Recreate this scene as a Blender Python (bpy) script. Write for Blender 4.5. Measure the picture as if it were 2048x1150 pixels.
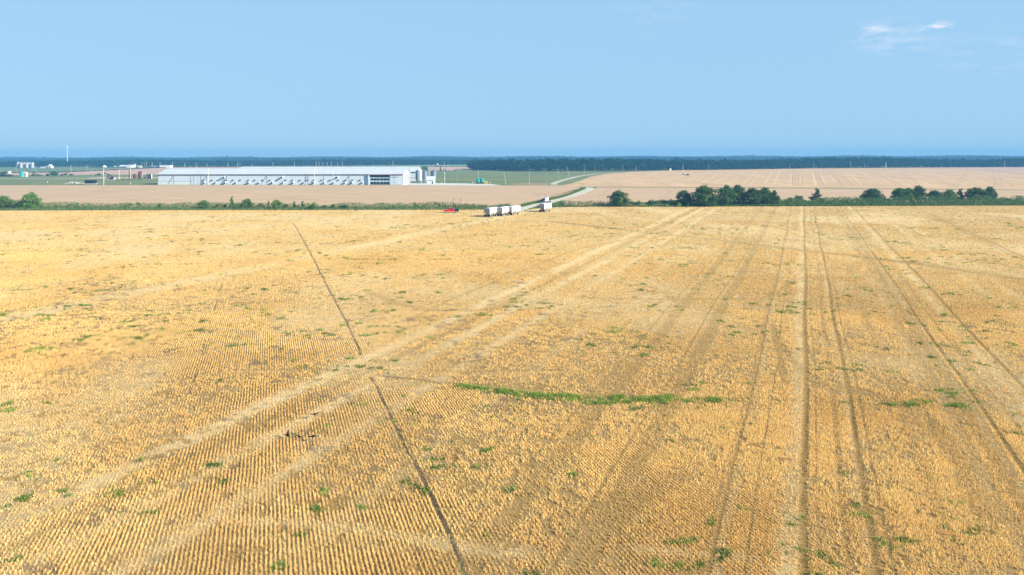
import bpy, math, random
import numpy as np
from mathutils import Vector, Matrix, noise
R = math.radians
scene = bpy.context.scene
for o in list(bpy.data.objects): bpy.data.objects.remove(o)
C = scene.collection
random.seed(7); rng = np.random.default_rng(7)

# ------------------------------------------------------------------ camera
H = 22.5; FPX = 1416.0; PY0 = 311; ROLL = R(0.11)      # level camera, lens shifted down so that uprights stay upright
cam_d = bpy.data.cameras.new('camera'); cam_d.lens = 36*FPX/2048; cam_d.shift_y = -(575-PY0)/2048; cam_d.sensor_width = 36
cam_d.clip_start = 0.5; cam_d.clip_end = 40000
cam = bpy.data.objects.new('camera', cam_d); C.objects.link(cam)
cam.location = (0, 0, H)
CM = Matrix.Rotation(math.pi/2, 3, 'X') @ Matrix.Rotation(-ROLL, 3, 'Z')
cam.rotation_euler = CM.to_euler()
scene.camera = cam
scene.render.resolution_x = 1024; scene.render.resolution_y = 575

# ------------------------------------------------------------------ sky, sun, exposure
SUN_EL = R(25); SUN_DIR = Vector((math.cos(R(-26))*math.cos(SUN_EL), math.sin(R(-26))*math.cos(SUN_EL), math.sin(SUN_EL)))
world = bpy.data.worlds.new('World'); scene.world = world; world.use_nodes = True
nt = world.node_tree; nt.nodes.clear()
sky = nt.nodes.new('ShaderNodeTexSky'); sky.sky_type = 'NISHITA'; sky.sun_disc = False
sky.sun_elevation = SUN_EL; sky.sun_rotation = math.atan2(SUN_DIR.x, SUN_DIR.y)
sky.altitude = 300; sky.air_density = 1.2; sky.dust_density = 0.4; sky.ozone_density = 2.5
SKY_TINT = (0.78, 0.93, 1.10, 1)
mul = nt.nodes.new('ShaderNodeMix'); mul.data_type = 'RGBA'; mul.blend_type = 'MULTIPLY'; mul.inputs[0].default_value = 1
mul.inputs[7].default_value = SKY_TINT
nt.links.new(sky.outputs[0], mul.inputs[6])
# thin upper air: a flat even blue shared by the whole dome, and a few faint wisps
even = nt.nodes.new('ShaderNodeMix'); even.data_type = 'RGBA'; even.inputs[0].default_value = 0.88
even.inputs[7].default_value = (3.15, 5.5, 7.8, 1)
nt.links.new(mul.outputs[2], even.inputs[6])
tc = nt.nodes.new('ShaderNodeTexCoord')
def wnode(t, **k):
    n = nt.nodes.new(t)
    for a, b in k.items(): setattr(n, a, b)
    return n
mp = wnode('ShaderNodeMapping'); mp.inputs['Scale'].default_value = (14, 14, 52); nt.links.new(tc.outputs['Generated'], mp.inputs[0])
nz = wnode('ShaderNodeTexNoise'); nz.inputs['Scale'].default_value = 1.6; nz.inputs['Detail'].default_value = 9; nz.inputs['Roughness'].default_value = .62
nt.links.new(mp.outputs[0], nz.inputs['Vector'])
def dirpx(px, py):
    v = Vector(((px-1024)/FPX, (PY0-py)/FPX, -1)); return (CM @ v).normalized()
cloudsum = None
for (px, py, rad, st) in [(1875, 55, .026, .8), (1742, 62, .030, .5), (1800, 82, .09, .22), (1990, 108, .10, .16), (1062, 103, .022, .22), (1310, 25, .09, .12)]:
    d = dirpx(px, py)
    sub = wnode('ShaderNodeVectorMath', operation='SUBTRACT'); nt.links.new(tc.outputs['Generated'], sub.inputs[0]); sub.inputs[1].default_value = d
    sc = wnode('ShaderNodeVectorMath', operation='MULTIPLY'); nt.links.new(sub.outputs[0], sc.inputs[0]); sc.inputs[1].default_value = (1, 1, 2.2)
    ln = wnode('ShaderNodeVectorMath', operation='LENGTH'); nt.links.new(sc.outputs[0], ln.inputs[0])
    mr = wnode('ShaderNodeMapRange'); mr.interpolation_type = 'SMOOTHSTEP'; nt.links.new(ln.outputs['Value'], mr.inputs[0])
    mr.inputs[1].default_value = 0; mr.inputs[2].default_value = rad; mr.inputs[3].default_value = st; mr.inputs[4].default_value = 0
    if cloudsum is None: cloudsum = mr.outputs[0]
    else:
        ad = wnode('ShaderNodeMath', operation='ADD'); nt.links.new(cloudsum, ad.inputs[0]); nt.links.new(mr.outputs[0], ad.inputs[1]); cloudsum = ad.outputs[0]
nr = wnode('ShaderNodeMapRange'); nt.links.new(nz.outputs[0], nr.inputs[0]); nr.inputs[1].default_value = .44; nr.inputs[2].default_value = .62
cm_ = wnode('ShaderNodeMath', operation='MULTIPLY'); cm_.use_clamp = True; nt.links.new(cloudsum, cm_.inputs[0]); nt.links.new(nr.outputs[0], cm_.inputs[1])
cl = nt.nodes.new('ShaderNodeMix'); cl.data_type = 'RGBA'; nt.links.new(cm_.outputs[0], cl.inputs[0])
nt.links.new(even.outputs[2], cl.inputs[6]); cl.inputs[7].default_value = (8.6, 8.2, 9.2, 1)
bg = nt.nodes.new('ShaderNodeBackground'); bg.inputs[1].default_value = 0.058
nt.links.new(cl.outputs[2], bg.inputs[0])
wo = nt.nodes.new('ShaderNodeOutputWorld'); nt.links.new(bg.outputs[0], wo.inputs[0])
sd = bpy.data.lights.new('sun', 'SUN'); sd.energy = 4.9; sd.angle = R(0.5); sd.color = (1, .91, .74)
sun = bpy.data.objects.new('sun', sd); C.objects.link(sun)
sun.rotation_euler = (-SUN_DIR).to_track_quat('-Z', 'Y').to_euler()
scene.view_settings.view_transform = 'Standard'; scene.view_settings.look = 'None'
scene.view_settings.exposure = 1.05; scene.view_settings.gamma = 1
scene.render.engine = 'CYCLES'
scene.cycles.volume_bounces = 0; scene.cycles.max_bounces = 5

# ------------------------------------------------------------------ helpers
def G(px, py, z=0.0):
    d = CM @ Vector(((px-1024)/FPX, (PY0-py)/FPX, -1))
    t = (z-H)/d.z
    return Vector((d.x*t, d.y*t, z))
def AT(px, Y, z=0.0):                      # the place at distance Y seen in column px
    x = 0
    for _ in range(3):
        dz = z-H; v = CM.transposed() @ Vector((x, Y, dz))
        x += ((px-1024)/FPX*(-v.z) - v.x)
    return Vector((x, Y, z))
def PX(p):
    v = CM.transposed() @ (Vector(p)-Vector((0, 0, H))); return (1024+FPX*v.x/-v.z, PY0-FPX*v.y/-v.z)
def ZAT(px, py, Y):                        # height seen at py at distance Y
    d = CM @ Vector(((px-1024)/FPX, (PY0-py)/FPX, -1)); return H + d.z/d.y*Y

def mat(name, col, rough=.8, var=.12, scale=1.0, metallic=0, bump=0, streak=None, col2=None):
    m = bpy.data.materials.new(name); m.use_nodes = True; t = m.node_tree; b = t.nodes['Principled BSDF']
    b.inputs['Roughness'].default_value = rough; b.inputs['Metallic'].default_value = metallic
    b.inputs['Specular IOR Level'].default_value = .25
    co = t.nodes.new('ShaderNodeTexCoord'); mpn = t.nodes.new('ShaderNodeMapping'); t.links.new(co.outputs['Object'], mpn.inputs[0])
    mpn.inputs['Scale'].default_value = streak or (1, 1, 1)
    n = t.nodes.new('ShaderNodeTexNoise'); n.inputs['Scale'].default_value = scale; n.inputs['Detail'].default_value = 6; n.inputs['Roughness'].default_value = .65
    t.links.new(mpn.outputs[0], n.inputs['Vector'])
    r = t.nodes.new('ShaderNodeMapRange'); r.inputs[1].default_value = .3; r.inputs[2].default_value = .7
    t.links.new(n.outputs[0], r.inputs[0])
    mx = t.nodes.new('ShaderNodeMix'); mx.data_type = 'RGBA'; t.links.new(r.outputs[0], mx.inputs[0])
    c1 = [max(0, c*(1-var)) for c in col[:3]]+[1]; c2 = (list(col2)+[1]) if col2 else [min(1, c*(1+var)) for c in col[:3]]+[1]
    mx.inputs[6].default_value = c1; mx.inputs[7].default_value = c2
    t.links.new(mx.outputs[2], b.inputs['Base Color'])
    if bump:
        bp = t.nodes.new('ShaderNodeBump'); bp.inputs['Strength'].default_value = bump; t.links.new(n.outputs[0], bp.inputs['Height']); t.links.new(bp.outputs[0], b.inputs['Normal'])
    return m

def link_mesh(name, V, F, m=None, parent=None, smooth=False):
    me = bpy.data.meshes.new(name); me.from_pydata([tuple(v) for v in V], [], F); me.update()
    if smooth:
        me.polygons.foreach_set('use_smooth', [True]*len(me.polygons))
    o = bpy.data.objects.new(name, me); C.objects.link(o)
    if m: me.materials.append(m)
    if parent: o.parent = parent
    return o
def tag(o, label=None, cat=None, group=None, kind=None):
    if label: o['label'] = label
    if cat: o['category'] = cat
    if group: o['group'] = group
    if kind: o['kind'] = kind
    return o
def empty(name, loc, rz=0, label=None, cat=None, group=None):
    o = bpy.data.objects.new(name, None); C.objects.link(o); o.location = loc; o.rotation_euler = (0, 0, rz); o.empty_display_size = .5
    return tag(o, label, cat, group)
def kids(o): return [c for c in bpy.data.objects if c.parent == o]
def copy_tree(o, parent=None, ch=None):
    c = o.copy(); C.objects.link(c); c.parent = parent
    for k in kids(o): copy_tree(k, c)
    return c

class MB:
    def __init__(s): s.V = []; s.F = []
    def add(s, V, F):
        n = len(s.V); s.V += [Vector(v) for v in V]; s.F += [tuple(i+n for i in f) for f in F]; return s
    def box(s, x0, x1, y0, y1, z0, z1):
        return s.add([(x0,y0,z0),(x1,y0,z0),(x1,y1,z0),(x0,y1,z0),(x0,y0,z1),(x1,y0,z1),(x1,y1,z1),(x0,y1,z1)],
              [(0,3,2,1),(4,5,6,7),(0,1,5,4),(1,2,6,5),(2,3,7,6),(3,0,4,7)])
    def tube(s, a, b, r0, r1=None, n=8):
        a = Vector(a); b = Vector(b); r1 = r0 if r1 is None else r1
        q = (b-a).to_track_quat('Z', 'Y'); V = []
        for p, r in ((a, r0), (b, r1)):
            for k in range(n):
                t = 2*math.pi*k/n; V.append(p + q @ Vector((r*math.cos(t), r*math.sin(t), 0)))
        F = [(k, (k+1) % n, n+(k+1) % n, n+k) for k in range(n)] + [tuple(range(n))[::-1], tuple(range(n, 2*n))]
        return s.add(V, F)
    def lathe(s, prof, n=20, c=(0, 0)):
        V = []; F = []
        for r, z in prof:
            for k in range(n):
                t = 2*math.pi*k/n; V.append((c[0]+r*math.cos(t), c[1]+r*math.sin(t), z))
        for j in range(len(prof)-1):
            for k in range(n): F.append((j*n+k, j*n+(k+1) % n, (j+1)*n+(k+1) % n, (j+1)*n+k))
        F.append(tuple(range(n))[::-1]); F.append(tuple(range((len(prof)-1)*n, len(prof)*n)))
        return s.add(V, F)
    def prism(s, poly, y0, y1, axis='y'):   # poly in (x,z), extruded in y (or poly in (y,z) extruded in x)
        n = len(poly)
        if axis == 'y': V = [(a, y0, b) for a, b in poly]+[(a, y1, b) for a, b in poly]
        elif axis == 'x': V = [(y0, a, b) for a, b in poly]+[(y1, a, b) for a, b in poly]
        else: V = [(a, b, y0) for a, b in poly]+[(a, b, y1) for a, b in poly]
        F = [(k, (k+1) % n, n+(k+1) % n, n+k) for k in range(n)] + [tuple(range(n))[::-1], tuple(range(n, 2*n))]
        return s.add(V, F)
    def build(s, name, m, parent=None, smooth=False, bevel=0):
        o = link_mesh(name, s.V, s.F, m, parent)
        import bmesh
        bm = bmesh.new(); bm.from_mesh(o.data); bmesh.ops.recalc_face_normals(bm, faces=bm.faces)
        if bevel: bmesh.ops.bevel(bm, geom=bm.edges, offset=bevel, segments=2, affect='EDGES')
        bm.to_mesh(o.data); bm.free()
        if smooth:
            o.data.polygons.foreach_set('use_smooth', [True]*len(o.data.polygons)); 
            try: o.data.set_sharp_from_angle(angle=R(40))
            except Exception: pass
        return o

def np_mesh(name, V, F, m, parent=None, col=None, loc=None):   # V (n,3), F (k,3|4)
    V = np.asarray(V, np.float32); F = np.asarray(F, np.int32); k, w = F.shape
    me = bpy.data.meshes.new(name)
    me.vertices.add(len(V)); me.vertices.foreach_set('co', V.ravel())
    me.loops.add(k*w); me.loops.foreach_set('vertex_index', F.ravel())
    me.polygons.add(k); me.polygons.foreach_set('loop_start', np.arange(0, k*w, w, dtype=np.int32))
    me.update(calc_edges=True)
    if col is not None:
        a = me.attributes.new('tint', 'FLOAT_COLOR', 'POINT'); c4 = np.ones((len(V), 4), np.float32); c4[:, :3] = col; a.data.foreach_set('color', c4.ravel())
    me.materials.append(m)
    o = bpy.data.objects.new(name, me); C.objects.link(o)
    if parent: o.parent = parent
    return o

# value noise for masks
_T = rng.random((512, 512)).astype(np.float32)
def vn(x, y, s, seed=0):
    x = x/s+seed*17.3+1000; y = y/s+seed*31.7+1000
    xi = np.floor(x).astype(np.int64); yi = np.floor(y).astype(np.int64); fx = x-xi; fy = y-yi
    fx = fx*fx*(3-2*fx); fy = fy*fy*(3-2*fy)
    a = _T[xi % 512, yi % 512]; b = _T[(xi+1) % 512, yi % 512]; c = _T[xi % 512, (yi+1) % 512]; d = _T[(xi+1) % 512, (yi+1) % 512]
    return (a*(1-fx)+b*fx)*(1-fy)+(c*(1-fx)+d*fx)*fy
def fbm(x, y, s, seed=0, o=4):
    r = 0; a = .5; t = 0
    for k in range(o): r = r+a*vn(x, y, s/2**k, seed+k*3); t += a; a *= .55
    return r/t
def sstep(a, b, x): t = np.clip((x-a)/(b-a), 0, 1); return t*t*(3-2*t)

# ------------------------------------------------------------------ field masks (world metres)
ANG_ROW = math.atan2(540-1024, FPX); ANG_TRK = math.atan2(1608-1024, FPX)
ROW = 0.25
def rot(x, y, a):      # along, across for heading a (from +Y towards +X)
    return x*math.sin(a)+y*math.cos(a), x*math.cos(a)-y*math.sin(a)
def s_of(px, py): p = G(px, py); return rot(p.x, p.y, ANG_TRK)[1]
def polydist(x, y, pts):
    P = [G(*p) for p in pts]; d = np.full(x.shape, 1e9, np.float32)
    for a, b in zip(P[:-1], P[1:]):
        ax, ay, bx, by = a.x, a.y, b.x, b.y; L = (bx-ax)**2+(by-ay)**2+1e-9
        t = np.clip(((x-ax)*(bx-ax)+(y-ay)*(by-ay))/L, 0, 1)
        d = np.minimum(d, np.hypot(x-ax-t*(bx-ax), y-ay-t*(by-ay)))
    return d
# (a pixel on the line, half width m, strength)
PALE = [((740,712),1.15,1.05), ((765,757),1.0,.95), ((1024,668),.9,.85), ((450,548),3.0,.9), ((450,520),2.0,.3), ((150,560),3,.3),
        ((1577,1100),.65,.8), ((1482,900),.30,.35), ((1890,745),.28,.6), ((2006,770),.6,.7), ((1930,560),.8,.4), ((2040,600),.7,.4), ((1290,560),.8,.3), ((1180,560),1.2,.35), ((1745,560),.5,.35), ((1668,700),.2,.4)]
DARK = [((1604,1000),.30,1.0), ((1462,940),.16,.8), ((1727,1000),.24,1.0), ((1755,1000),.10,.6), ((1906,745),.22,1.0), ((2034,770),.22,1.0), ((1349,785),.8,.45), ((1234,770),.8,.4), ((1318,785),.15,.6), ((1196,770),.15,.5), ((1560,640),.10,.5), ((1628,900),.08,.4),
        ((1960,475),.5,.7), ((2000,500),.4,.5), ((1500,750),.3,.3), ((1752,700),.5,.2), ((1752,540),.8,.45), ((1735,540),.5,.35), ((752,735),.5,.4), ((1800,560),.2,.3),((1665,850),.25,.35)]
PALE_C = [([(300,1040),(560,1045),(760,1065),(900,1095),(1050,1110)],.7,.8), ([(0,1010),(200,1030),(400,1010),(560,1000)],.9,.6), ([(400,1085),(600,1075),(800,1100)],.5,.4),
          ([(1340,450),(1290,440),(1240,455)],1.5,.6), ([(1150,520),(1190,545),(1215,590)],1.2,.6), ([(480,745),(700,740),(900,750),(1100,745)],.45,.5),
          ([(1280,1100),(1400,1110),(1500,1120)],.4,.6), ([(1990,700),(2000,790),(2048,850)],1.0,.7)]
DARK_C = [([(1100,443),(1180,452),(1300,466),(1430,480),(1560,496),(1700,512),(1830,528),(2048,560)],1.6,.65), ([(1180,597),(1350,600),(1540,598)],.7,.45),
          ([(740,585),(790,608),(860,622),(960,622),(1020,610)],.8,.45), ([(755,752),(880,768),(1000,775),(1110,785)],.28,.9), ([(470,742),(640,741),(730,744)],.2,.7), ([(770,741),(930,745),(1110,742)],.22,.8), ([(1000,768),(1110,776)],.25,.7),
          ([(1640,770),(1740,790),(1850,840),(1930,930),(1980,1040)],1.0,.45), ([(1350,950),(1250,1000),(1200,1060)],1.2,.4), ([(1560,690),(1600,740),(1655,775)],.5,.5), ([(1565,580),(1590,560),(1640,550),(1650,560)],.6,.4),
          ([(1545,650),(1555,700),(1570,770)],.4,.5), ([(1180,790),(1320,800),(1440,805)],1.1,.3), ([(820,640),(900,600),(1000,560),(1150,500),(1330,462)],.35,.5)]
TRAM = [([(765,752),(840,760),(900,771),(960,778),(1040,786),(1110,790)],.13,.8), ([(585,445),(592,455),(612,490),(650,565)],.16,.9), ([(585,445),(592,455),(612,490),(650,565),(690,640),(722,712)],.12,1), ([(742,757),(775,820),(808,890),(850,970),(890,1060),(930,1150),(960,1200)],.12,1)]
TRAM_F = [([(478,470),(440,580),(405,700),(380,790)],.10,.8), ([(200,545),(130,600),(0,682)],.13,.8), ([(505,500),(500,640),(480,700)],.07,.5)]
GREEN_P = [(800,485,5),(862,489,4),(1075,485,5),(1100,486,5),(573,506,7),(640,507,6),(608,508,3),(690,517,9),(530,580,4),(730,582,9),(768,560,5),(800,587,12),(880,587,10),(405,643,9),(470,665,8),(620,665,6),(640,662,5),(700,690,6),(720,648,9),(740,688,7),(1180,693,8),(1165,708,7),
  (1340,695,8),(1465,667,7),(1608,506,4),(1910,548,9),(290,750,7),(440,765,12),(470,757,6),(205,520,4),(330,810,7),(300,800,5),(655,855,8),(645,986,13),(640,1022,14),(720,1020,9),(255,1012,12),(100,1088,12),(425,935,16),(300,900,9),(1015,982,22),(1145,950,16),(975,905,16),(985,900,9),
  (1370,918,6),(1450,855,10),(1560,803,8),(1646,862,5),(1718,1016,12),(1895,1058,12),(1690,950,6),(1500,850,6),(1340,885,7),(540,850,6),(585,870,5),(1045,580,3),(1500,580,8),(1305,497,7),(1260,495,9),(1120,500,5),(400,505,7),(345,485,5),(310,512,7),(150,512,5),(1840,690,9),(1890,705,7),(1990,740,8),(1600,700,5),(1780,540,7),(1450,600,6),(1570,590,12)]
GREEN_L = [([(922,776),(1000,784),(1080,794),(1180,803),(1290,801),(1428,803)],.62,1.0), ([(1060,795),(1200,800),(1340,805)],.8,.7), ([(1790,812),(1850,806),(1925,815)],.7,.8), ([(1430,802),(1540,802),(1700,806),(1790,812)],.45,.35),
           ([(650,519),(760,520),(900,520)],.25,.8), ([(640,463),(760,458),(870,452)],.5,.5)]
S_PALE = [(s_of(*p), w, k) for p, w, k in PALE]; S_DARK = [(s_of(*p), w, k) for p, w, k in DARK]
def masks(x, y):
    al, s = rot(x, y, ANG_TRK); wob = (fbm(al, s*0, 60, 5, 2)-.5)*1.2; edge = (fbm(x, y, 1.6, 9, 3)-.5)*1.0
    s = s+wob; brk = .55+.45*sstep(.3, .6, fbm(al, s, 14, 11, 3))
    pale = np.zeros(x.shape, np.float32); dark = np.zeros(x.shape, np.float32)
    for s0, w, k in S_PALE: pale = np.maximum(pale, .74*k*brk*(1-sstep(.2, 1.7, np.abs(s-s0)/w+edge*.9)))
    for s0, w, k in S_DARK: dark = np.maximum(dark, k*(brk*.6+.4)*(1-sstep(.5, 1.3, np.abs(s-s0)/w+edge*.5)))
    for pts, w, k in PALE_C: pale = np.maximum(pale, .5*k*brk*(1-sstep(.1, 1.8, polydist(x, y, pts)/w+edge*.9)))
    for pts, w, k in DARK_C: dark = np.maximum(dark, k*brk*(1-sstep(.5, 1.4, polydist(x, y, pts)/w+edge*.5)))
    soil = np.zeros(x.shape, np.float32)
    for pts, w, k in TRAM: soil = np.maximum(soil, k*(1-sstep(.8, 1.5, (polydist(x+(vn(x*0, y, 3.5, 49)-.5)*.10, y, pts))/w+edge*.4))*(.85+.15*sstep(.2, .5, vn(x, y, 1.3, 48))))
    for pts, w, k in TRAM_F: soil = np.maximum(soil, k*(1-sstep(.7, 1.3, polydist(x, y, pts)/w+edge*.3))*sstep(.4, .55, vn(x, y, 2.5, 21)))
    # broad pale spread of chaff between swaths, and bare spots
    rdg = fbm(x+.15*y, y*.55, 26, 31, 4); pale = np.maximum(pale, .6*sstep(.50, .72, rdg)*(.5+.5*vn(x, y, .8, 33)))
    ax, ac = rot(x, y, ANG_ROW)
    bare = sstep(.64, .72, fbm(x*.8, y*1.1, 2.2, 41, 3))*sstep(.40, .60, fbm(x, y, 22, 43, 2))*sstep(.42, .56, fbm(x, y, .42, 45, 2)*.6+fbm(x, y, 1.4, 46, 2)*.4)
    spk = sstep(.60, .67, fbm(x*.8, y, .9, 73, 3))*sstep(.42, .58, fbm(x, y, 9, 75, 3)); dark = np.maximum(dark, spk*sstep(.36, .54, fbm(x, y, .35, 47, 2)))
    green = np.zeros(x.shape, np.float32)
    jx = (vn(x, y, .7, 51)-.5)*1.3; jy = (vn(x, y, .7, 53)-.5)*1.3
    for px, py, r in GREEN_P:
        p = G(px, py); sc = (py-311)/H; rr = max(.25, r*1.0/sc)
        d = np.hypot((x-p.x+jx*rr)/rr, (y-p.y+jy*rr)/(rr*1.0)); green = np.maximum(green, 1-sstep(.5, 1.1, d))
    for pts, w, k in GREEN_L: green = np.maximum(green, k*(1-sstep(.5, 1.25, polydist(x, y, pts)/w+edge*.9))*sstep(.25, .5, vn(x, y, 2.2, 57)+.25*k))
    gs = sstep(.64, .70, fbm(x*.8, y, 1.1, 61, 3))*sstep(.54, .64, fbm(x, y, 7, 63, 3))*.9; fine = sstep(.44, .58, fbm(x, y, .55, 67, 3)); green = np.maximum(green, .78*gs)*fine
    for pts, w, k in GREEN_L[:1]: green = np.maximum(green, (1-sstep(.4, 1.3, polydist(x, y, pts)/w+edge*1.6+(vn(x, y, 3.5, 68)-.5)*1.6))*(.12+.88*fine))
    return pale, dark, soil, bare, green

# ------------------------------------------------------------------ ground sheets
def field_material():
    m = bpy.data.materials.new('stubble_field'); m.use_nodes = True; t = m.node_tree; b = t.nodes['Principled BSDF']
    b.inputs['Roughness'].default_value = .95; b.inputs['Specular IOR Level'].default_value = .1
    N = lambda k: t.nodes.new(k); L = t.links.new
    at = N('ShaderNodeAttribute'); at.attribute_name = 'tint'; co = N('ShaderNodeTexCoord')
    # fine straw litter
    n1 = N('ShaderNodeTexNoise'); n1.inputs['Scale'].default_value = 5.5; n1.inputs['Detail'].default_value = 8; n1.inputs['Roughness'].default_value = .75; L(co.outputs['Object'], n1.inputs['Vector'])
    n2 = N('ShaderNodeTexNoise'); n2.inputs['Scale'].default_value = .9; n2.inputs['Detail'].default_value = 6; n2.inputs['Roughness'].default_value = .7; L(co.outputs['Object'], n2.inputs['Vector'])
    mr = N('ShaderNodeMapRange'); mr.inputs[1].default_value = .32; mr.inputs[2].default_value = .68; mr.inputs[3].default_value = .62; mr.inputs[4].default_value = 1.22; L(n1.outputs[0], mr.inputs[0])
    mr2 = N('ShaderNodeMapRange'); mr2.inputs[1].default_value = .3; mr2.inputs[2].default_value = .7; mr2.inputs[3].default_value = .86; mr2.inputs[4].default_value = 1.12; L(n2.outputs[0], mr2.inputs[0])
    # drill rows
    mp = N('ShaderNodeMapping'); mp.vector_type = 'POINT'; mp.inputs['Rotation'].default_value = (0, 0, ANG_ROW); L(co.outputs['Object'], mp.inputs[0])
    sx = N('ShaderNodeSeparateXYZ'); L(mp.outputs[0], sx.inputs[0])
    mm = N('ShaderNodeMath'); mm.operation = 'MULTIPLY'; mm.inputs[1].default_value = 2*math.pi/ROW; L(sx.outputs[0], mm.inputs[0])
    nd = N('ShaderNodeTexNoise'); nd.inputs['Scale'].default_value = 2.5; L(co.outputs['Object'], nd.inputs['Vector'])
    ma = N('ShaderNodeMath'); ma.operation = 'MULTIPLY_ADD'; ma.inputs[1].default_value = 2.2; L(nd.outputs[0], ma.inputs[0]); L(mm.outputs[0], ma.inputs[2])
    sn = N('ShaderNodeMath'); sn.operation = 'SINE'; L(ma.outputs[0], sn.inputs[0])
    rr = N('ShaderNodeMapRange'); rr.inputs[1].default_value = -1; rr.inputs[2].default_value = 1; rr.inputs[3].default_value = .80; rr.inputs[4].default_value = 1.06; L(sn.outputs[0], rr.inputs[0])
    v = N('ShaderNodeMath'); v.operation = 'MULTIPLY'; L(mr.outputs[0], v.inputs[0]); L(mr2.outputs[0], v.inputs[1])
    v2 = N('ShaderNodeMath'); v2.operation = 'MULTIPLY'; L(v.outputs[0], v2.inputs[0]); L(rr.outputs[0], v2.inputs[1])
    vm = N('ShaderNodeVectorMath'); vm.operation = 'SCALE'; L(at.outputs['Color'], vm.inputs[0]); L(v2.outputs[0], vm.inputs['Scale'])
    L(vm.outputs[0], b.inputs['Base Color'])
    bp = N('ShaderNodeBump'); bp.inputs['Strength'].default_value = .6; bp.inputs['Distance'].default_value = .12; L(n1.outputs[0], bp.inputs['Height']); L(bp.outputs[0], b.inputs['Normal'])
    return m
GOLD = np.array([.78, .545, .225]); PALEC = np.array([.84, .61, .315]); BROWN = np.array([.36, .215, .07]); SOIL = np.array([.17, .11, .065]); GREENC = np.array([.13, .20, .035])
def mixc(a, b, t): return a*(1-t[:, None])+b*t[:, None]
def field_edge(x):            # world Y of the far edge of the stubble field
    return np.interp(x, [-260, -30, 0, 15, 30, 60, 240], [292, 300, 303, 312, 316, 316, 312])
NY, NX = 620, 1100
yy = 24*(330/24)**(np.linspace(0, 1, NY)); uu = np.linspace(-.98, .98, NX)
X = (yy[:, None]*uu[None, :]+uu[None, :]*14).ravel(); Y = np.repeat(yy, NX)
pale, dark, soil, bare, green = masks(X, Y)
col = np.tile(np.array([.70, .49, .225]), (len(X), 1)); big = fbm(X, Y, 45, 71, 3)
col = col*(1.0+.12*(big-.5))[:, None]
dfar = sstep(60, 170, Y)*.75+.25                       # near ground browner and darker: shade between stubble rows put into its colour
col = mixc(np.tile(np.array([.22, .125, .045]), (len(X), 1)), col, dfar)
sp = sstep(.60, .75, vn(X, Y, .5, 81)*.5+vn(X, Y, .22, 83)*.5)
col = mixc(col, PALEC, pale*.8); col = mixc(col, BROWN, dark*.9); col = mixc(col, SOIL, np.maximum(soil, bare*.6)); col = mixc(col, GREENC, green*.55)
Z = .03*(fbm(X, Y, 9, 91, 3)-.5)*2 - .06*soil - .03*dark + .02*pale
# wide shallow swale so the sheet is not dead flat, fading to nothing before the hedge
i = np.arange(NY-1)[:, None]*NX+np.arange(NX-1)[None, :]; F = np.stack([i, i+1, i+NX+1, i+NX], -1).reshape(-1, 4)
yc = Y.copy(); lim = field_edge(X); yc = np.minimum(Y, lim)
fm = field_material()
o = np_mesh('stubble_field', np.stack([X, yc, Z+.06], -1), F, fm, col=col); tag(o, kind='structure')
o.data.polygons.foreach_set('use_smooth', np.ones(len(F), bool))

pasture_m = mat('pasture', (.12, .165, .05), .95, .35, .02, col2=(.21, .22, .085), streak=(.5, 1.6, 1))
gnd = MB(); gnd.add([(-3600, -60, 0), (3600, -60, 0), (3600, 3600, 0), (-3600, 3600, 0)], [(0, 1, 2, 3)])
tag(gnd.build('ground', pasture_m), kind='structure')
def sheet(name, pts, m, z=.03, top=None, kind='structure', Z=0):
    P = [G(px, py, Z) if py > 330.5 else AT(px, 22.5*1416/(py-311), 0) for px, py in pts]
    mb = MB()
    if top: mb.prism([(p.x, p.y) for p in P], 0.0, top, 'z')
    else: mb.add([(p.x, p.y, z) for p in P], [tuple(range(len(P)))])
    return tag(mb.build(name, m), kind=kind)
wheat_m = mat('ripe_wheat', (.45, .29, .17), .95, .10, .05, col2=(.53, .35, .215), streak=(.6, 2.5, 1), bump=.4)
WZ = .75
def wheat(name, pts):
    P = [G(px, py, WZ) for px, py in pts]; mb = MB(); mb.prism([(p.x, p.y) for p in P], .0, WZ, 'z'); o = mb.build(name, wheat_m); return tag(o, kind='structure')
ROAD = [(1030,422),(1046,417),(1062,413.5),(1082,408.5),(1107,402.5),(1141,394),(1166,384.5),(1181,377.5),(1172,375.2),(1135,372.5),(1108,369.5),(1108,367),(1118,363),(1134,358.5),(1152,354),(1172,350.8),(1200,347.5),(1240,344.5)]
def off_road(k0, k1, d):
    Q = [G(*p) for p in ROAD[k0:k1]]; out = []
    for k, q in enumerate(Q):
        t = (Q[min(k+1, len(Q)-1)]-Q[max(k-1, 0)]).normalized(); out.append(PX((q.x-t.y*d, q.y+t.x*d, WZ)))
    return out
wheat('wheat_field', [(-400,409.5),(0,409.8),(300,411),(600,411),(880,409.5),(1000,411.5),(1030,412.2)]+off_road(3, 8, 5.5)+[(1168,375.6),(1120,370.6),(1000,371),(806,370),(310,370.2),(0,370.5),(-400,370.5)])
wheat('wheat_field', off_road(4, 8, -4.2)+[(1196,374.6),(1500,376),(1800,378),(2048,380.5),(2500,385),(2500,402),(2048,403),(1700,405),(1300,409),(1130,409)])
far_stub = mat('far_stubble', (.49, .30, .155), .95, .10, .035, col2=(.60, .385, .21), streak=(1.6, .35, 1))
pink_m = mat('far_wheat', (.47, .285, .20), .95, .07, .03, col2=(.53, .33, .235), streak=(.5, 2, 1))
sheet('harvested_field', [(1112,373.5),(1135,369),(1160,362),(1180,353.5),(1215,347.5),(1260,344),(1330,341),(1420,339),(1560,337.8),(1800,336.5),(1930,338.2),(2048,347),(2400,362),(2400,384),(2048,379.5),(1700,376),(1190,373.5)], far_stub, .05)
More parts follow.
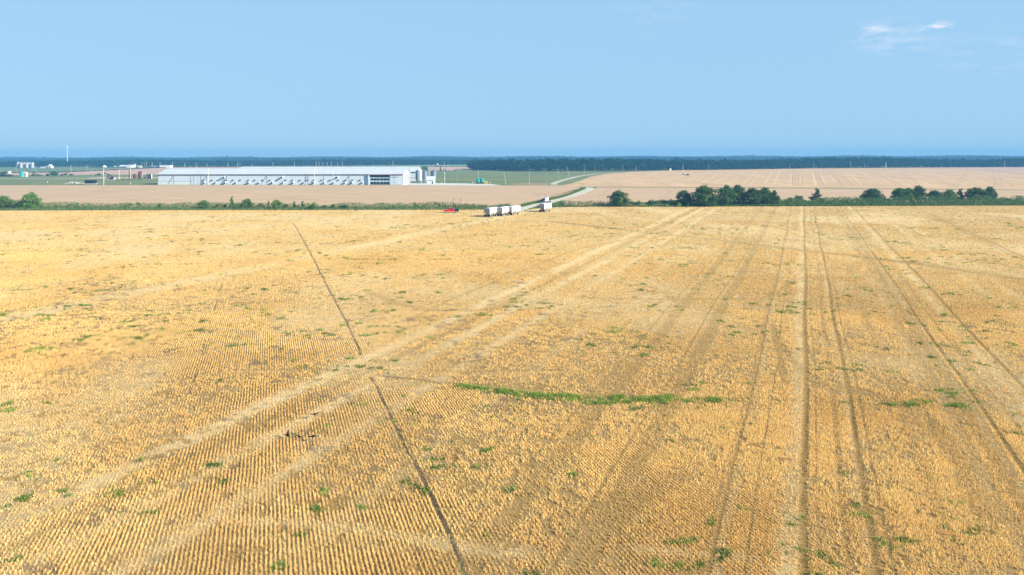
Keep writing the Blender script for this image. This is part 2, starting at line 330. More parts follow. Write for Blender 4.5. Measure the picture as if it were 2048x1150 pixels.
sheet('far_wheat_field', [(1330,341),(1420,339),(1560,337.8),(1800,336.5),(1930,338.2),(2048,347),(2400,362),(2400,333.6),(2048,333.6),(1800,334.2),(1500,335.5),(1380,338)], pink_m, .04)
sheet('far_wheat_field', [(-300,350),(-300,346.5),(0,346.3),(120,344.2),(180,340.8),(240,337.6),(330,334.2),(600,333.6),(965,333.4),(950,339),(880,341),(600,346),(316,349),(180,349.5)], pink_m, .04)
far_green = mat('far_green_field', (.12, .17, .07), .95, .25, .02, col2=(.17, .21, .09))
sheet('green_field', [(-300,346.0),(0,345.8),(120,343.7),(180,340.3),(240,337.1),(325,334.0),(0,333.3),(-300,333.3)], far_green, .05)
sheet('green_field', [(700,332.9),(965,332.9),(990,329),(720,329.5)], mat('far_hay', (.22, .30, .13), .95, .15, .02), .05)
yard_m = mat('concrete_yard', (.52, .50, .47), .9, .12, .2)
sheet('farmyard', [(804,371),(960,371),(1004,371),(985,368.5),(960,367.2),(804,365.5)], yard_m, .04)
sheet('dirt_pad', [(165,357),(330,356.5),(330,354.5),(200,354)], mat('bare_dirt', (.42, .29, .18), .95, .2, .1), .04)
sheet('mown_strip', [(0,357.6),(300,357.6),(300,356.6),(0,356.8)], mat('dry_grass', (.36, .30, .16), .95, .2, .1), .03)
sheet('bare_patch', [(1015,369),(1110,369.6),(1110,366.8),(1050,366)], mat('brown_patch', (.30, .20, .12), .95, .2, .1), .035)

def ribbon_mb(mb, pts, w, z=.08, sub=6, wob=.0):
    P = [G(px, py, 0) for px, py in pts]; Q = []
    for k in range(len(P)-1):
        p0 = P[max(k-1, 0)]; p1 = P[k]; p2 = P[k+1]; p3 = P[min(k+2, len(P)-1)]
        for j in range(sub):
            t = j/sub; Q.append(.5*((2*p1)+(p2-p0)*t+(2*p0-5*p1+4*p2-p3)*t*t+(3*p1-p0-3*p2+p3)*t**3))
    Q.append(P[-1]); V = []; 
    for k, q in enumerate(Q):
        d = (Q[min(k+1, len(Q)-1)]-Q[max(k-1, 0)]); d.z = 0; d.normalize(); n = Vector((-d.y, d.x, 0))
        ww = w*(1+wob*(random.random()-.5)); V += [(q.x+n.x*ww/2, q.y+n.y*ww/2, z), (q.x-n.x*ww/2, q.y-n.y*ww/2, z)]
    mb.add(V, [(2*k, 2*k+1, 2*k+3, 2*k+2) for k in range(len(Q)-1)])
    return mb
gravel_m = mat('gravel', (.50, .44, .36), .95, .14, .6, col2=(.66, .60, .52))
verge_m = mat('verge', (.16, .19, .06), .95, .3, .3, col2=(.30, .27, .12))
mb = MB(); ribbon_mb(mb, ROAD[:8], 9, .07, wob=.3); ribbon_mb(mb, ROAD[10:], 9, .09, wob=.3); tag(mb.build('verge', verge_m), kind='structure')
mb = MB(); ribbon_mb(mb, ROAD[:9], 5.4, .12, 10, wob=.12); tag(mb.build('gravel_road', gravel_m), kind='structure')
mb = MB(); ribbon_mb(mb, ROAD[10:], 4.2, .12, 10, wob=.12); tag(mb.build('gravel_road', gravel_m), kind='structure')
mb = MB(); ribbon_mb(mb, ROAD[:8], .5, .135, 10, wob=.9); ribbon_mb(mb, ROAD[10:], .7, .135, 10, wob=.9); tag(mb.build('grass_strip', verge_m), kind='structure')
# wheel tracks through the far fields (flattened and darker straw)
trk_m = mat('trodden_straw', (.40, .26, .15), .95, .25, .1); trp_m = mat('pale_swath', (.62, .41, .235), .95, .1, .1)
mb = MB(); mp_ = MB()
for k, (xb, xt) in enumerate([(1585,1585),(1591,1590),(1597,1594),(1604,1601),(1640,1627),(1646,1632),(1684,1660),(1707,1668),(1795,1740),(1806,1748),(1830,1760),(1905,1820),(1915,1828),(1960,1880),(2010,1900),(2030,1960),(2080,1990)]):
    (ribbon_mb)(mb, [(xb, 372+(xb-1600)*.006), ((xb+xt)/2+1, 356), (xt+(xt-xb)*.25, 341)], .55 if k % 3 else .8, .075, wob=.8)
for a, b in [((1372,369),(1400,353)),((1385,369),(1420,353)),((1400,370),(1440,354)),((1330,365),(1390,350)),((1905,373),(1935,338)),((1915,373),(1940,339)),((1990,374),(1985,340)),((2003,374),(1995,340)),((1840,372),(1800,342))]:
    ribbon_mb(mb, [a, ((a[0]+b[0])/2+2, (a[1]+b[1])/2), b], .6, .08, wob=.8)
for a, b in [((1220,352),(1600,352.5)),((1400,355.5),(2048,355)),((1230,373.2),(1700,376.2)),((1620,352),(2048,358))]: ribbon_mb(mb, [a, ((a[0]+b[0])/2, (a[1]+b[1])/2+.4), b], .7, .082, wob=1.2)
tag(mb.build('wheel_tracks', trk_m), kind='structure')
for k in range(34):
    x = 1230+k*25+random.uniform(-8, 8); dx = (1600-x)*.22
    ribbon_mb(mp_, [(x, 371+random.uniform(-8, 1)), (x+dx*.5, 356), (x+dx, 342+random.uniform(0, 3))], random.uniform(.7, 1.6), .07, wob=.9)
tag(mp_.build('straw_swaths', trp_m), kind='structure')
mb = MB()
ribbon_mb(mb, [(1090,374.0),(1180,375.2),(1500,376.6),(1800,379),(2048,382),(2300,386)], 2.2, WZ+.02, wob=.6)
for pts in ([(1350,379),(1361,384),(1352,390),(1330,400)], [(1329,379),(1340,385),(1336,390),(1318,400)], [(1225,378),(1195,397)], [(1243,378),(1210,397)], [(1050,388),(1035,398),(1010,402)], [(1085,390),(1095,396)], [(1068,385),(1078,395)], [(180,388),(220,388.5),(290,382)], [(1040,400),(1120,386)],[(560,398),(650,405)],[(130,393),(60,399)],[(400,378),(620,379)],[(1000,384),(930,391)]):
    ribbon_mb(mb, pts, .5, WZ+.03, wob=.9)
tag(mb.build('tramlines', mat('tramline', (.34, .24, .15), .95, .2, .2)), kind='structure')
mb = MB(); ribbon_mb(mb, [(1290,376.2),(1340,376.6),(1385,377)], 1.6, WZ+.05, wob=1.2); ribbon_mb(mb, [(1140,369.5),(1155,366.5),(1168,370)], 2.5, .1, wob=1); ribbon_mb(mb, [(193,384.5),(208,385)], 2.2, WZ+.05, wob=1)
tag(mb.build('brown_weeds', mat('mustard_weeds', (.40, .26, .06), .95, .3, .3)), kind='structure')
mb = MB(); ribbon_mb(mb, [(1925,338.6),(1980,341.5),(2048,348.5),(2150,356)], 1.8, .10, wob=.5); tag(mb.build('ditch', mat('ditch', (.10, .10, .07), .95, .2, .2)), kind='structure')
mb = MB(); 
for k in range(60):
    x0 = random.uniform(875, 1150); y0 = random.uniform(343, 366); ribbon_mb(mb, [(x0, y0), (x0+random.uniform(6, 25), y0+random.uniform(-.3, .3))], random.uniform(1.5, 5)*(60/(y0-311))**1.2, .02+k*.0004, 2, wob=.9)
tag(mb.build('grass_patches', mat('rough_grass', (.09, .13, .045), .95, .3, .05, col2=(.2, .22, .09))), kind='structure')
mb = MB()
for k in range(50):
    x0 = random.choice([random.uniform(875, 1130), random.uniform(-40, 300)]); y0 = random.uniform(352, 368); ribbon_mb(mb, [(x0, y0), (x0+random.uniform(6, 30), y0+random.uniform(-.3, .3))], random.uniform(1, 3)*(60/(y0-311))**1.2, .045+k*.0004, 2, wob=.9)
tag(mb.build('dry_grass_patches', mat('dry_rough_grass', (.28, .25, .12), .95, .3, .05)), kind='structure')

# ------------------------------------------------------------------ standing stubble
def straw_material():
    m = bpy.data.materials.new('straw'); m.use_nodes = True; t = m.node_tree; b = t.nodes['Principled BSDF']
    b.inputs['Roughness'].default_value = .75; b.inputs['Specular IOR Level'].default_value = .2
    at = t.nodes.new('ShaderNodeAttribute'); at.attribute_name = 'tint'; t.links.new(at.outputs['Color'], b.inputs['Base Color'])
    tr = t.nodes.new('ShaderNodeBsdfTranslucent'); t.links.new(at.outputs['Color'], tr.inputs[0])
    mx = t.nodes.new('ShaderNodeMixShader'); mx.inputs[0].default_value = .3; out = t.nodes['Material Output']
    t.links.new(b.outputs[0], mx.inputs[1]); t.links.new(tr.outputs[0], mx.inputs[2]); t.links.new(mx.outputs[0], out.inputs[0]); return m
straw_m = straw_material()
def blades(P, h, w, colr, nb, lean, spread, flat=None):
    n = len(P); P = np.repeat(P, nb, 0); h = np.repeat(h, nb)*rng.uniform(.65, 1.2, n*nb); colr = np.repeat(colr, nb, 0)*rng.uniform(.74, 1.24, (n*nb, 1))*np.where(rng.random((n*nb, 1)) < .12, .62, 1); fl = np.repeat(flat, nb) if flat is not None else np.zeros(n*nb)
    a = rng.uniform(0, 2*np.pi, n*nb); la = rng.uniform(0, 2*np.pi, n*nb); base = P.copy()
    base[:, 0] += rng.normal(0, spread, n*nb); base[:, 1] += rng.normal(0, spread, n*nb)
    ln = lean*rng.uniform(.2, 1, n*nb)*(1-fl)+fl*1.15; dz = np.sqrt(np.clip(1-ln**2, 0.02, 1))*(1-fl*.7)
    tip = base.copy(); tip[:, 0] += np.cos(la)*h*np.minimum(ln, 1); tip[:, 1] += np.sin(la)*h*np.minimum(ln, 1); tip[:, 2] += h*dz
    dx = np.cos(a)*w/2; dy = np.sin(a)*w/2
    A = base.copy(); A[:, 0] -= dx; A[:, 1] -= dy; B = base.copy(); B[:, 0] += dx; B[:, 1] += dy
    T1 = tip.copy(); T1[:, 0] -= dx*.6; T1[:, 1] -= dy*.6; T2 = tip; T2[:, 0] += dx*.6; T2[:, 1] += dy*.6
    V = np.stack([A, B, T2, T1], 1).reshape(-1, 3); CC = np.repeat(colr, 4, 0)
    return V, CC
def tufts(y0, y1, step, nb, w, hs, spread, cs=1.1):
    R0 = []; aw = y1*1.25+20
    n_r = int(2*aw/ROW); rows = (np.arange(n_r)-n_r//2)*ROW; na = int((y1*1.6)/step); al = np.arange(na)*step+y0*.6
    for blk in np.array_split(rows, 12):
        r, a = np.meshgrid(blk, al, indexing='ij'); r = r.ravel(); a = a.ravel()
        x = a*math.sin(ANG_ROW)+r*math.cos(ANG_ROW); y = a*math.cos(ANG_ROW)-r*math.sin(ANG_ROW)
        k = (y > y0) & (y < np.minimum(y1, field_edge(x)-.5)) & (np.abs(x) < .80*y+9); x = x[k]; y = y[k]; r = r[k]; a = a[k]
        j = (rng.random(len(x))-.5)*2*step; q = rng.normal(0, .018, len(x))+.08*(vn(x, y, 3, 93)-.5); x = x+j*math.sin(ANG_ROW)+q*math.cos(ANG_ROW); y = y+j*math.cos(ANG_ROW)-q*math.sin(ANG_ROW)
        if len(x): R0.append(np.stack([x, y], 1))
    Q = np.concatenate(R0); x = Q[:, 0]; y = Q[:, 1]
    pale, dark, soil, bare, green = masks(x, y)
    rag = .88*sstep(.45, .60, fbm(x, y, 11, 96, 3)+.08*sstep(5, 25, x)+.2*pale); gap = sstep(.32+.16*rag, .40+.16*rag, fbm(x, y, .6, 95, 2)); q = rng.normal(0, 1, len(x))*.055*rag; x = x+q; y = y+rng.normal(0, 1, len(x))*.05*rag      # plants missing in the row
    thin = .5*sstep(.5, .7, fbm(x, y, 7, 97, 3))      # ragged places
    keep = rng.random(len(x)) < np.clip((1-soil)*(1-.9*bare)*(1-.85*dark)*(.92-.8*rag+(.08+.8*rag)*gap)*(1-thin*.5)*(1-.5*green), 0, 1)
    x = x[keep]; y = y[keep]; pale = pale[keep]; dark = dark[keep]; green = green[keep]
    # straw litter lies across rows where the swath is
    x = x+rng.normal(0, 1, len(x))*pale*.10; y = y+rng.normal(0, 1, len(x))*pale*.10
    h = hs*(.75+.5*fbm(x, y, 4, 99, 3))*(1-.45*pale)*(1-.5*dark)
    tone = fbm(x, y, 12, 101, 3); c = mixc(np.tile(GOLD*cs, (len(x), 1)), np.tile(np.array([.58, .34, .095]), (len(x), 1)), sstep(.45, .72, tone)*.35)
    c = mixc(c, PALEC, pale*.75); c = mixc(c, BROWN, dark*.75); c = np.minimum(c*(rng.uniform(.84, 1.14, len(x)))[:, None], .95)
    flat = (rng.random(len(x)) < pale*.75+.20).astype(float)
    P = np.stack([x, y, np.full(len(x), .05)], 1)
    return blades(P, h, w, c, nb, .45, spread, flat)
parts = [tufts(30, 62, .036, 4, .024, .17, .020, 1.2), tufts(62, 102, .07, 4, .038, .165, .022, 1.15), tufts(102, 165, .14, 3, .075, .155, .03, 1.02), tufts(165, 240, .30, 2, .14, .13, .04, .92), tufts(240, 311, .55, 2, .22, .10, .06, .86)]
V = np.concatenate([p[0] for p in parts]); CC = np.concatenate([p[1] for p in parts]); F = np.arange(len(V)).reshape(-1, 4)
print('stubble quads', len(F))
so = np_mesh('wheat_stubble', V, F, straw_m, col=CC)
tag(so, 'cut golden wheat stubble standing in drilled rows across the near field', 'stubble', kind='stuff')
# fallen chaff and the green weeds
def scatter(n, ymin, ymax, fn):
    y = ymin*(ymax/ymin)**rng.random(n); x = (rng.random(n)*2-1)*(.8*y+9); return x, y
x, y = scatter(2200000, 30, 290, None); pale, dark, soil, bare, green = masks(x, y)
std = np.minimum(polydist(x, y, GREEN_L[0][0]), polydist(x, y, GREEN_L[2][0])+.5); lush = 1-sstep(.6, 1.6, std); k = rng.random(len(x)) < green*np.maximum(np.clip(.30+y/150, 0, .9), lush)*np.clip((290-y)/120+.35, 0, 1)*.85; x = x[k]; y = y[k]; g = green[k]; lush = lush[k]
hue = np.clip(rng.random(len(x))*.7+(vn(x, y, 2.5, 69)-.4)*1.2, 0, 1)[:, None]; hue = np.maximum(hue, lush[:, None]*rng.uniform(.4, 1, (len(x), 1))); c = np.array([.09, .15, .035])*(1-hue)+np.array([.28, .39, .07])*hue
hw = np.clip(y/60, 1, 4)
V, CC = blades(np.stack([x, y, np.full(len(x), .06)], 1), .14*(.6+g+.6*lush)*np.minimum(hw, 1.5), .04, c, 3, .85, .07)
Vr = V.reshape(-1, 4, 3); ctr = Vr[:, :2].mean(1, keepdims=True); sc = np.repeat(hw, 3)[:, None, None]; Vr[..., :2] = ctr[..., :2]+(Vr[..., :2]-ctr[..., :2])*sc; V = Vr.reshape(-1, 3)
print('weed quads', len(V)//4)
wo_ = np_mesh('green_weeds', V, np.arange(len(V)).reshape(-1, 4), straw_m, col=CC)
tag(wo_, 'scattered green weeds and grass growing through the golden stubble', 'weeds', kind='stuff')

# ------------------------------------------------------------------ foliage
def leaf_mat(name, c1, c2, trans=.25):
    m = bpy.data.materials.new(name); m.use_nodes = True; t = m.node_tree; b = t.nodes['Principled BSDF']; b.inputs['Roughness'].default_value = .6; b.inputs['Specular IOR Level'].default_value = .2
    g = t.nodes.new('ShaderNodeNewGeometry'); oi = t.nodes.new('ShaderNodeObjectInfo')
    mx = t.nodes.new('ShaderNodeMix'); mx.data_type = 'RGBA'; mx.inputs[6].default_value = (*c1, 1); mx.inputs[7].default_value = (*c2, 1); t.links.new(g.outputs['Random Per Island'], mx.inputs[0])
    hs = t.nodes.new('ShaderNodeHueSaturation'); mr = t.nodes.new('ShaderNodeMapRange'); mr.inputs[3].default_value = .8; mr.inputs[4].default_value = 1.25; t.links.new(oi.outputs['Random'], mr.inputs[0]); t.links.new(mr.outputs[0], hs.inputs['Value'])
    t.links.new(mx.outputs[2], hs.inputs['Color']); t.links.new(hs.outputs[0], b.inputs['Base Color'])
    tr = t.nodes.new('ShaderNodeBsdfTranslucent'); t.links.new(hs.outputs[0], tr.inputs[0]); ms = t.nodes.new('ShaderNodeMixShader'); ms.inputs[0].default_value = trans
    t.links.new(b.outputs[0], ms.inputs[1]); t.links.new(tr.outputs[0], ms.inputs[2]); t.links.new(ms.outputs[0], t.nodes['Material Output'].inputs[0]); return m
LM = {'dark': leaf_mat('dark_leaves', (.028, .082, .022), (.078, .155, .04)), 'mid': leaf_mat('green_leaves', (.06, .14, .03), (.18, .29, .075)),
      'pale': leaf_mat('yellow_green_leaves', (.14, .24, .04), (.26, .36, .07)), 'grey': leaf_mat('dull_leaves', (.09, .11, .05), (.17, .18, .09))}
bark = mat('bark', (.12, .09, .065), .95, .3, 3)
def leaf_quads(cen, siz, nrm=None):
    n = len(cen); a = rng.normal(0, 1, (n, 3)); a /= np.linalg.norm(a, axis=1)[:, None]
    if nrm is not None: a = a*.8+nrm; a /= np.linalg.norm(a, axis=1)[:, None]
    t = np.cross(a, rng.normal(0, 1, (n, 3))); t /= np.linalg.norm(t, axis=1)[:, None]; b = np.cross(a, t)
    s = siz[:, None]; e = rng.uniform(.5, 1.0, (n, 1))
    V = np.stack([cen-t*s, cen-b*s*e, cen+t*s, cen+b*s*e], 1).reshape(-1, 3)
    return V
def crown_pts(lobes, n, fill=.45):
    w = np.array([l[3]*l[4] for l in lobes]); w = w/w.sum(); idx = rng.choice(len(lobes), n, p=w); L = np.array(lobes)[idx]
    d = rng.normal(0, 1, (n, 3)); d /= np.linalg.norm(d, axis=1)[:, None]
    r = rng.uniform(fill, 1.08, n)**.6*(1+.18*np.sin(d[:, 0]*7+L[:, 0]*9)*np.cos(d[:, 2]*6))
    P = L[:, :3]+d*r[:, None]*np.stack([L[:, 3], L[:, 3], L[:, 4]], 1); return P, d
def tree_mesh(kind, seed):       # unit plant: 1 high, about 1 wide
    global rng
    keep = rng; rng = np.random.default_rng(seed); rr = random.Random(seed)
    lobes = []
    if kind == 'round':
        for k in range(44):
            a = rr.uniform(0, 6.28); dz = rr.uniform(-.75, 1); q = math.sqrt(max(0, 1-dz*dz)); b_ = rr.uniform(.8, 1.06); q *= 1-.38*max(dz, 0); b_ *= rr.uniform(.88, 1.08); lobes.append((.40*q*math.cos(a)*b_, .40*q*math.sin(a)*b_, .45+.42*dz*b_, rr.uniform(.09, .15), rr.uniform(.08, .13)))
        for k in range(6): lobes.append((rr.uniform(-.15, .15), rr.uniform(-.15, .15), .2+.1*k, .26, .16))
        n = 4200; ls = .026
    elif kind == 'tall':
        for k in range(30):
            z = .08+.84*k/29; q = rr.uniform(.1, .36)*(1.12-z)**.8; a = rr.uniform(0, 6.28); lobes.append((q*math.cos(a), q*math.sin(a), z, rr.uniform(.07, .16)*(1.3-z), rr.uniform(.06, .10)))
        n = 2300; ls = .028
    elif kind == 'ragged':
        for k in range(4): lobes.append((rr.uniform(-.25, .25), rr.uniform(-.25, .25), .08+.13*k, .2-.02*k, .13))
        for k in range(9):
            a = rr.uniform(0, 6.28); q = rr.uniform(.1, .42); lobes.append((q*math.cos(a), q*math.sin(a), rr.uniform(.10, .8), rr.uniform(.1, .19), rr.uniform(.08, .15)))
        n = 900; ls = .034
    else:
        for k in range(12):
            a = rr.uniform(0, 6.28); q = rr.uniform(.0, .38); lobes.append((q*math.cos(a), q*math.sin(a), rr.uniform(.12, .62)*(1.1-q), rr.uniform(.12, .2), rr.uniform(.16, .27)))
        n = 1500; ls = .034
    P, d = crown_pts(lobes, n, .35); P[:, 2] = np.clip(P[:, 2], .01, 1.1); siz = rng.uniform(.6, 1.4, n)*ls
    ex = rng.random(n) < .06; P[ex] += d[ex]*.05
    V = leaf_quads(P, siz, d*.6); rng = keep
    me = np_mesh('crown', V, np.arange(len(V)).reshape(-1, 4), LM['dark'])
    t = MB(); t.tube((0, 0, -.03), (0.01, 0, .32), .035, .022, 7); 
    for k in range(5):
        l = lobes[k]; t.tube((0.005, 0, .18+.03*k), (l[0]*.9, l[1]*.9, l[2]), .016, .005, 5)
    tr = t.build('trunk', bark)
    return me, tr
PROTO = {}
for kd, sds in (('round', (1, 2, 3)), ('tall', (4, 5)), ('ragged', (6, 7)), ('shrub', (8, 9, 10))):
    PROTO[kd] = [tree_mesh(kd, s) for s in sds]
used = set(); MESH = {}
def plant(name, px, by, w, ty, kind, leaf, label, cat, group, Z=0, var=None):
    p = G(px, by); hgt = max(.6, ZAT(px, ty, p.y)); sc = (G(px+w/2, by)-G(px-w/2, by)).length
    v = (int(px)*7+int(ty)) % len(PROTO[kind]) if var is None else var
    root = empty(name, p, random.uniform(0, 6.28), label, cat, group); root.scale = (sc*1.12, sc*1.12, hgt*1.02)
    for src in PROTO[kind][v]:
        nm = src.name.split('.')[0]; key = (src.data.name, leaf if nm == 'crown' else '')
        if key not in MESH:
            me = src.data.copy()
            if nm == 'crown': me.materials[0] = LM[leaf]
            MESH[key] = me
        c = src.copy(); c.data = MESH[key]; c.parent = root; C.objects.link(c)
    return root
HL = 'shrubs along the left hedge'; HR = 'trees along the right hedge'
for a in [
 ('tree',5,417,34,390,'round','mid','leafy dark tree cut by the left picture edge in the hedge','tree',HL),
 ('bush',34,417,28,394,'shrub','dark','rounded dark bush just left of the tallest tree at the hedge\'s left end','bush',HL),
 ('tree',61,416,38,384,'round','mid','tallest tree at the left end of the hedge, broad leafy crown','tree',HL),
 ('bush',137,413,9,407,'ragged','mid','tiny sprig of a shrub in the hedge below the rubble pile','bush',HL),
 ('bush',156,413,11,405,'ragged','dark','small spreading shrub in the hedge below the black container','bush',HL),
 ('bush',260,414,14,402,'shrub','mid','pointed green bush in the hedge, left one of two below the rusty tanks','bush',HL),
 ('bush',276,414,11,402,'ragged','mid','thin forked bush in the hedge, right one of two below the rusty tanks','bush',HL),
 ('bush',318,417,15,403,'shrub','mid','dense bush in the hedge below the left end of the long barn','bush',HL),
 ('bush',331,416,10,408,'shrub','pale','low light green bush close right of the dense bush under the barn\'s left end','bush',HL),
 ('tree',408,418,25,399,'round','mid','full green small tree, first big one right of the barn\'s left end','tree',HL),
 ('bush',434,415,15,406,'ragged','grey','low thin greyish bush between the full small tree and a stunted dark one','bush',HL),
 ('bush',450,416,10,404,'shrub','dark','stunted dark bush touching the slender tall tree\'s left side','bush',HL),
 ('tree',464,417,14,392,'tall','mid','slender tallest small tree in the hedge in front of the barn','tree',HL),
 ('tree',482,418,22,400,'shrub','mid','left half of the wide tree mass right of the slender tree','tree',HL),
 ('tree',494,417,24,396,'round','mid','peaked right half of the wide tree mass right of the slender tree','tree',HL),
 ('bush',522,416,13,404,'ragged','grey','thin dull bush right of the wide tree mass','bush',HL),
 ('bush',537,416,9,401,'tall','grey','narrow dull sapling between the thin dull bush and a dense round tree','bush',HL),
 ('tree',553,418,21,398,'round','mid','dense round small tree below the middle of the barn wall','tree',HL),
 ('bush',570,416,14,405,'shrub','grey','low dull bush right against the dense round small tree','bush',HL),
 ('bush',589,416,10,402,'tall','dark','first of two narrow dark saplings below the barn\'s middle, left one','bush',HL),
 ('bush',605,416,12,402,'tall','dark','second of two narrow dark saplings below the barn\'s middle, right one','bush',HL),
 ('tree',627,419,21,399,'shrub','mid','bright leafy small tree, last sizeable one before the low scrub','tree',HL),
 ('bush',648,417,12,407,'shrub','mid','low bush just right of the last sizeable small tree','bush',HL),
 ('bush',665,417,10,405,'shrub','dark','small dark knob of a bush standing above the scrub left of centre','bush',HL),
 ('bush',688,417,26,407,'shrub','dark','wide low dark bush in the scrub below the barn\'s right half','bush',HL),
 ('bush',765,412,10,405,'ragged','dark','wispy twig bush in the scrub below the barn\'s open bay','bush',HL),
 ('bush',798,412,12,405,'ragged','mid','wispy twig bush in the scrub below the barn\'s white gable','bush',HL),
 ('bush',829,414,9,404,'tall','mid','upright leafy sapling in the scrub below the feed silos','bush',HL),
 ('bush',851,413,11,407,'ragged','dark','small open bush between the silo sapling and the red pickup','bush',HL),
 ('bush',877,412,11,403,'shrub','mid','leafy bush poking above the scrub just behind the red pickup','bush',HL),
 ('bush',944,413,16,407,'ragged','grey','dull thin bush in the scrub right of the two leaning stubs','bush',HL),
 ('bush',1014,415,26,407,'shrub','dark','low domed dark bush behind the three parked trailers','bush',HL),
 ('tree',1238,413,44,380,'round','dark','single large round dark tree, first right of the gravel road','tree',HR),
 ('bush',1262,411,14,397,'ragged','mid','thin bush touching the right side of the single large round tree','bush',HR),
 ('bush',1277,412,18,397,'shrub','mid','middle sized bush, second thing right of the single round tree','bush',HR),
 ('bush',1302,412,24,395,'shrub','dark','peaked bush midway between the round tree and the big grove','bush',HR),
 ('bush',1328,411,20,397,'shrub','dark','low dark bush two places left of the big grove','bush',HR),
 ('bush',1344,411,12,397,'ragged','dark','scruffy dark bush directly left of the big grove','bush',HR),
 ('tree',1368,412,32,378,'round','dark','leftmost and lowest tree of the big grove','tree',HR),
 ('tree',1410,413,60,370,'round','dark','widest tree of the big grove, second from its left end','tree',HR),
 ('tree',1452,412,46,370,'round','dark','tree in the middle of the big grove, right of the widest one','tree',HR),
 ('tree',1477,409,34,367,'round','dark','tallest tree at the back of the big grove with a ragged top','tree',HR),
 ('tree',1505,412,38,373,'round','dark','tree right of the tallest one in the big grove','tree',HR),
 ('tree',1529,411,34,372,'round','dark','second last tree on the right side of the big grove','tree',HR),
 ('tree',1547,411,24,380,'round','dark','rightmost small tree closing the big grove','tree',HR),
 ('bush',1357,414,13,402,'shrub','pale','bright yellow green bush in front of the big grove\'s left end','bush',HR),
 ('bush',1376,414,8,404,'shrub','pale','small yellow green sprout in front of the grove, right of the brighter bush','bush',HR),
 ('bush',1334,414,8,405,'shrub','pale','small light green sprout left of the bright yellow green bush','bush',HR),
 ('bush',1290,414,10,408,'shrub','pale','small light green bush at the foot of the peaked bush','bush',HR),
 ('bush',1576,409,28,390,'shrub','mid','green bush just right of the big grove','bush',HR),
 ('bush',1599,408,26,387,'ragged','dark','open dark bush left of the lone pyramid shaped tree','bush',HR),
 ('tree',1633,406,34,377,'tall','dark','lone pyramid shaped dark tree between the two groves','tree',HR),
 ('tree',1745,405,44,375,'round','dark','lone domed dark tree just left of the right hand grove','tree',HR),
 ('bush',1714,403,20,394,'shrub','dark','low dark bush left of the lone domed tree','bush',HR),
 ('bush',1773,404,16,394,'shrub','dark','low dark bush right of the lone domed tree','bush',HR),
 ('tree',1801,403,40,374,'round','dark','leftmost tree of the right hand grove','tree',HR),
 ('tree',1838,402,30,369,'round','dark','tallest tree of the right hand grove','tree',HR),
 ('tree',1818,402,26,374,'round','dark','tree between the leftmost and the tallest one in the right hand grove','tree',HR),
 ('tree',1870,403,34,379,'round','dark','low tree right of the tallest one in the right hand grove','tree',HR),
 ('tree',1899,403,30,377,'round','mid','slightly browner tree in the middle of the right hand grove','tree',HR),
 ('tree',1921,402,22,377,'tall','dark','narrow tree left of the two broad last ones in the right hand grove','tree',HR),
 ('tree',1952,403,44,373,'round','dark','broadest tree near the right end of the right hand grove','tree',HR),
 ('tree',1980,402,26,371,'round','dark','last tree at the right end of the right hand grove','tree',HR),
 ('bush',1823,409,15,388,'tall','pale','bright yellow green pointed bush in front of the right hand grove','bush',HR),
 ('bush',2008,404,34,391,'shrub','mid','green bush right of the right hand grove','bush',HR),
 ('bush',2036,404,20,391,'ragged','mid','thin bush at the right picture edge in the hedge','bush',HR)]:
    plant(*a)
# scrub in the distance on the left
HF = 'scrub beyond the pasture'
for a in [('bush',3,353,24,340,'shrub','dark','dark bush mass at the left picture edge behind the pasture'),('bush',18,353,16,347,'shrub','dark','low dark bush left of the teal tank'),
 ('bush',67,352,14,344,'ragged','grey','wide dull bush right of the cream tanks'),('bush',76,352,8,346,'shrub','grey','dull bush tucked right of the wide dull one'),('bush',83,352,5,348,'shrub','grey','tiny grey green bush between two bigger ones behind the pasture'),
 ('bush',95,352,8,345,'shrub','dark','small dark bush left of the dome shaped one behind the pasture'),('bush',108,352,15,341,'round','dark','dome shaped dark bush, largest in the scrub behind the pasture'),
 ('bush',123,351,9,346,'shrub','dark','first of a low bush row right of the dome shaped bush'),('bush',131,351,9,345,'ragged','dark','middle of the low bush row right of the dome shaped bush'),('bush',143,351,9,346,'shrub','dark','last of the low bush row right of the dome shaped bush'),
 ('bush',196,350.5,14,345,'shrub','mid','low green bush left of the pumpjack'),('bush',182,350.5,4,347,'shrub','dark','tiny dark bush left of the pumpjack\'s green bush'),('bush',280,358.5,9,349,'tall','mid','green bush standing before the rusty round tank'),
 ('tree',850,342,16,331,'round','mid','leafy tree behind the second barn\'s gable'),('bush',881,342.5,6,333,'tall','dark','dark upright bush right of the feed silos in the distance'),('bush',890,343,9,337,'ragged','grey','brownish brush pile in the far field right of the silos'),
 ('bush',911,341,7,338,'shrub','dark','small dark bush alone on the far wheat edge'),('bush',948,341.5,9,337,'shrub','dark','dark bush at the left tip of the near wood'),('bush',1366,350,4,345,'tall','dark','dark upright bush at the pole in the harvested field'),('bush',1374,350.5,13,346.5,'shrub','grey','low brushy clump in the middle of the harvested field')]:
    plant(*a, 'bush' if a[0] == 'bush' else 'tree', HF)
for v in PROTO.values():
    for a, b in v: bpy.data.objects.remove(a); bpy.data.objects.remove(b)

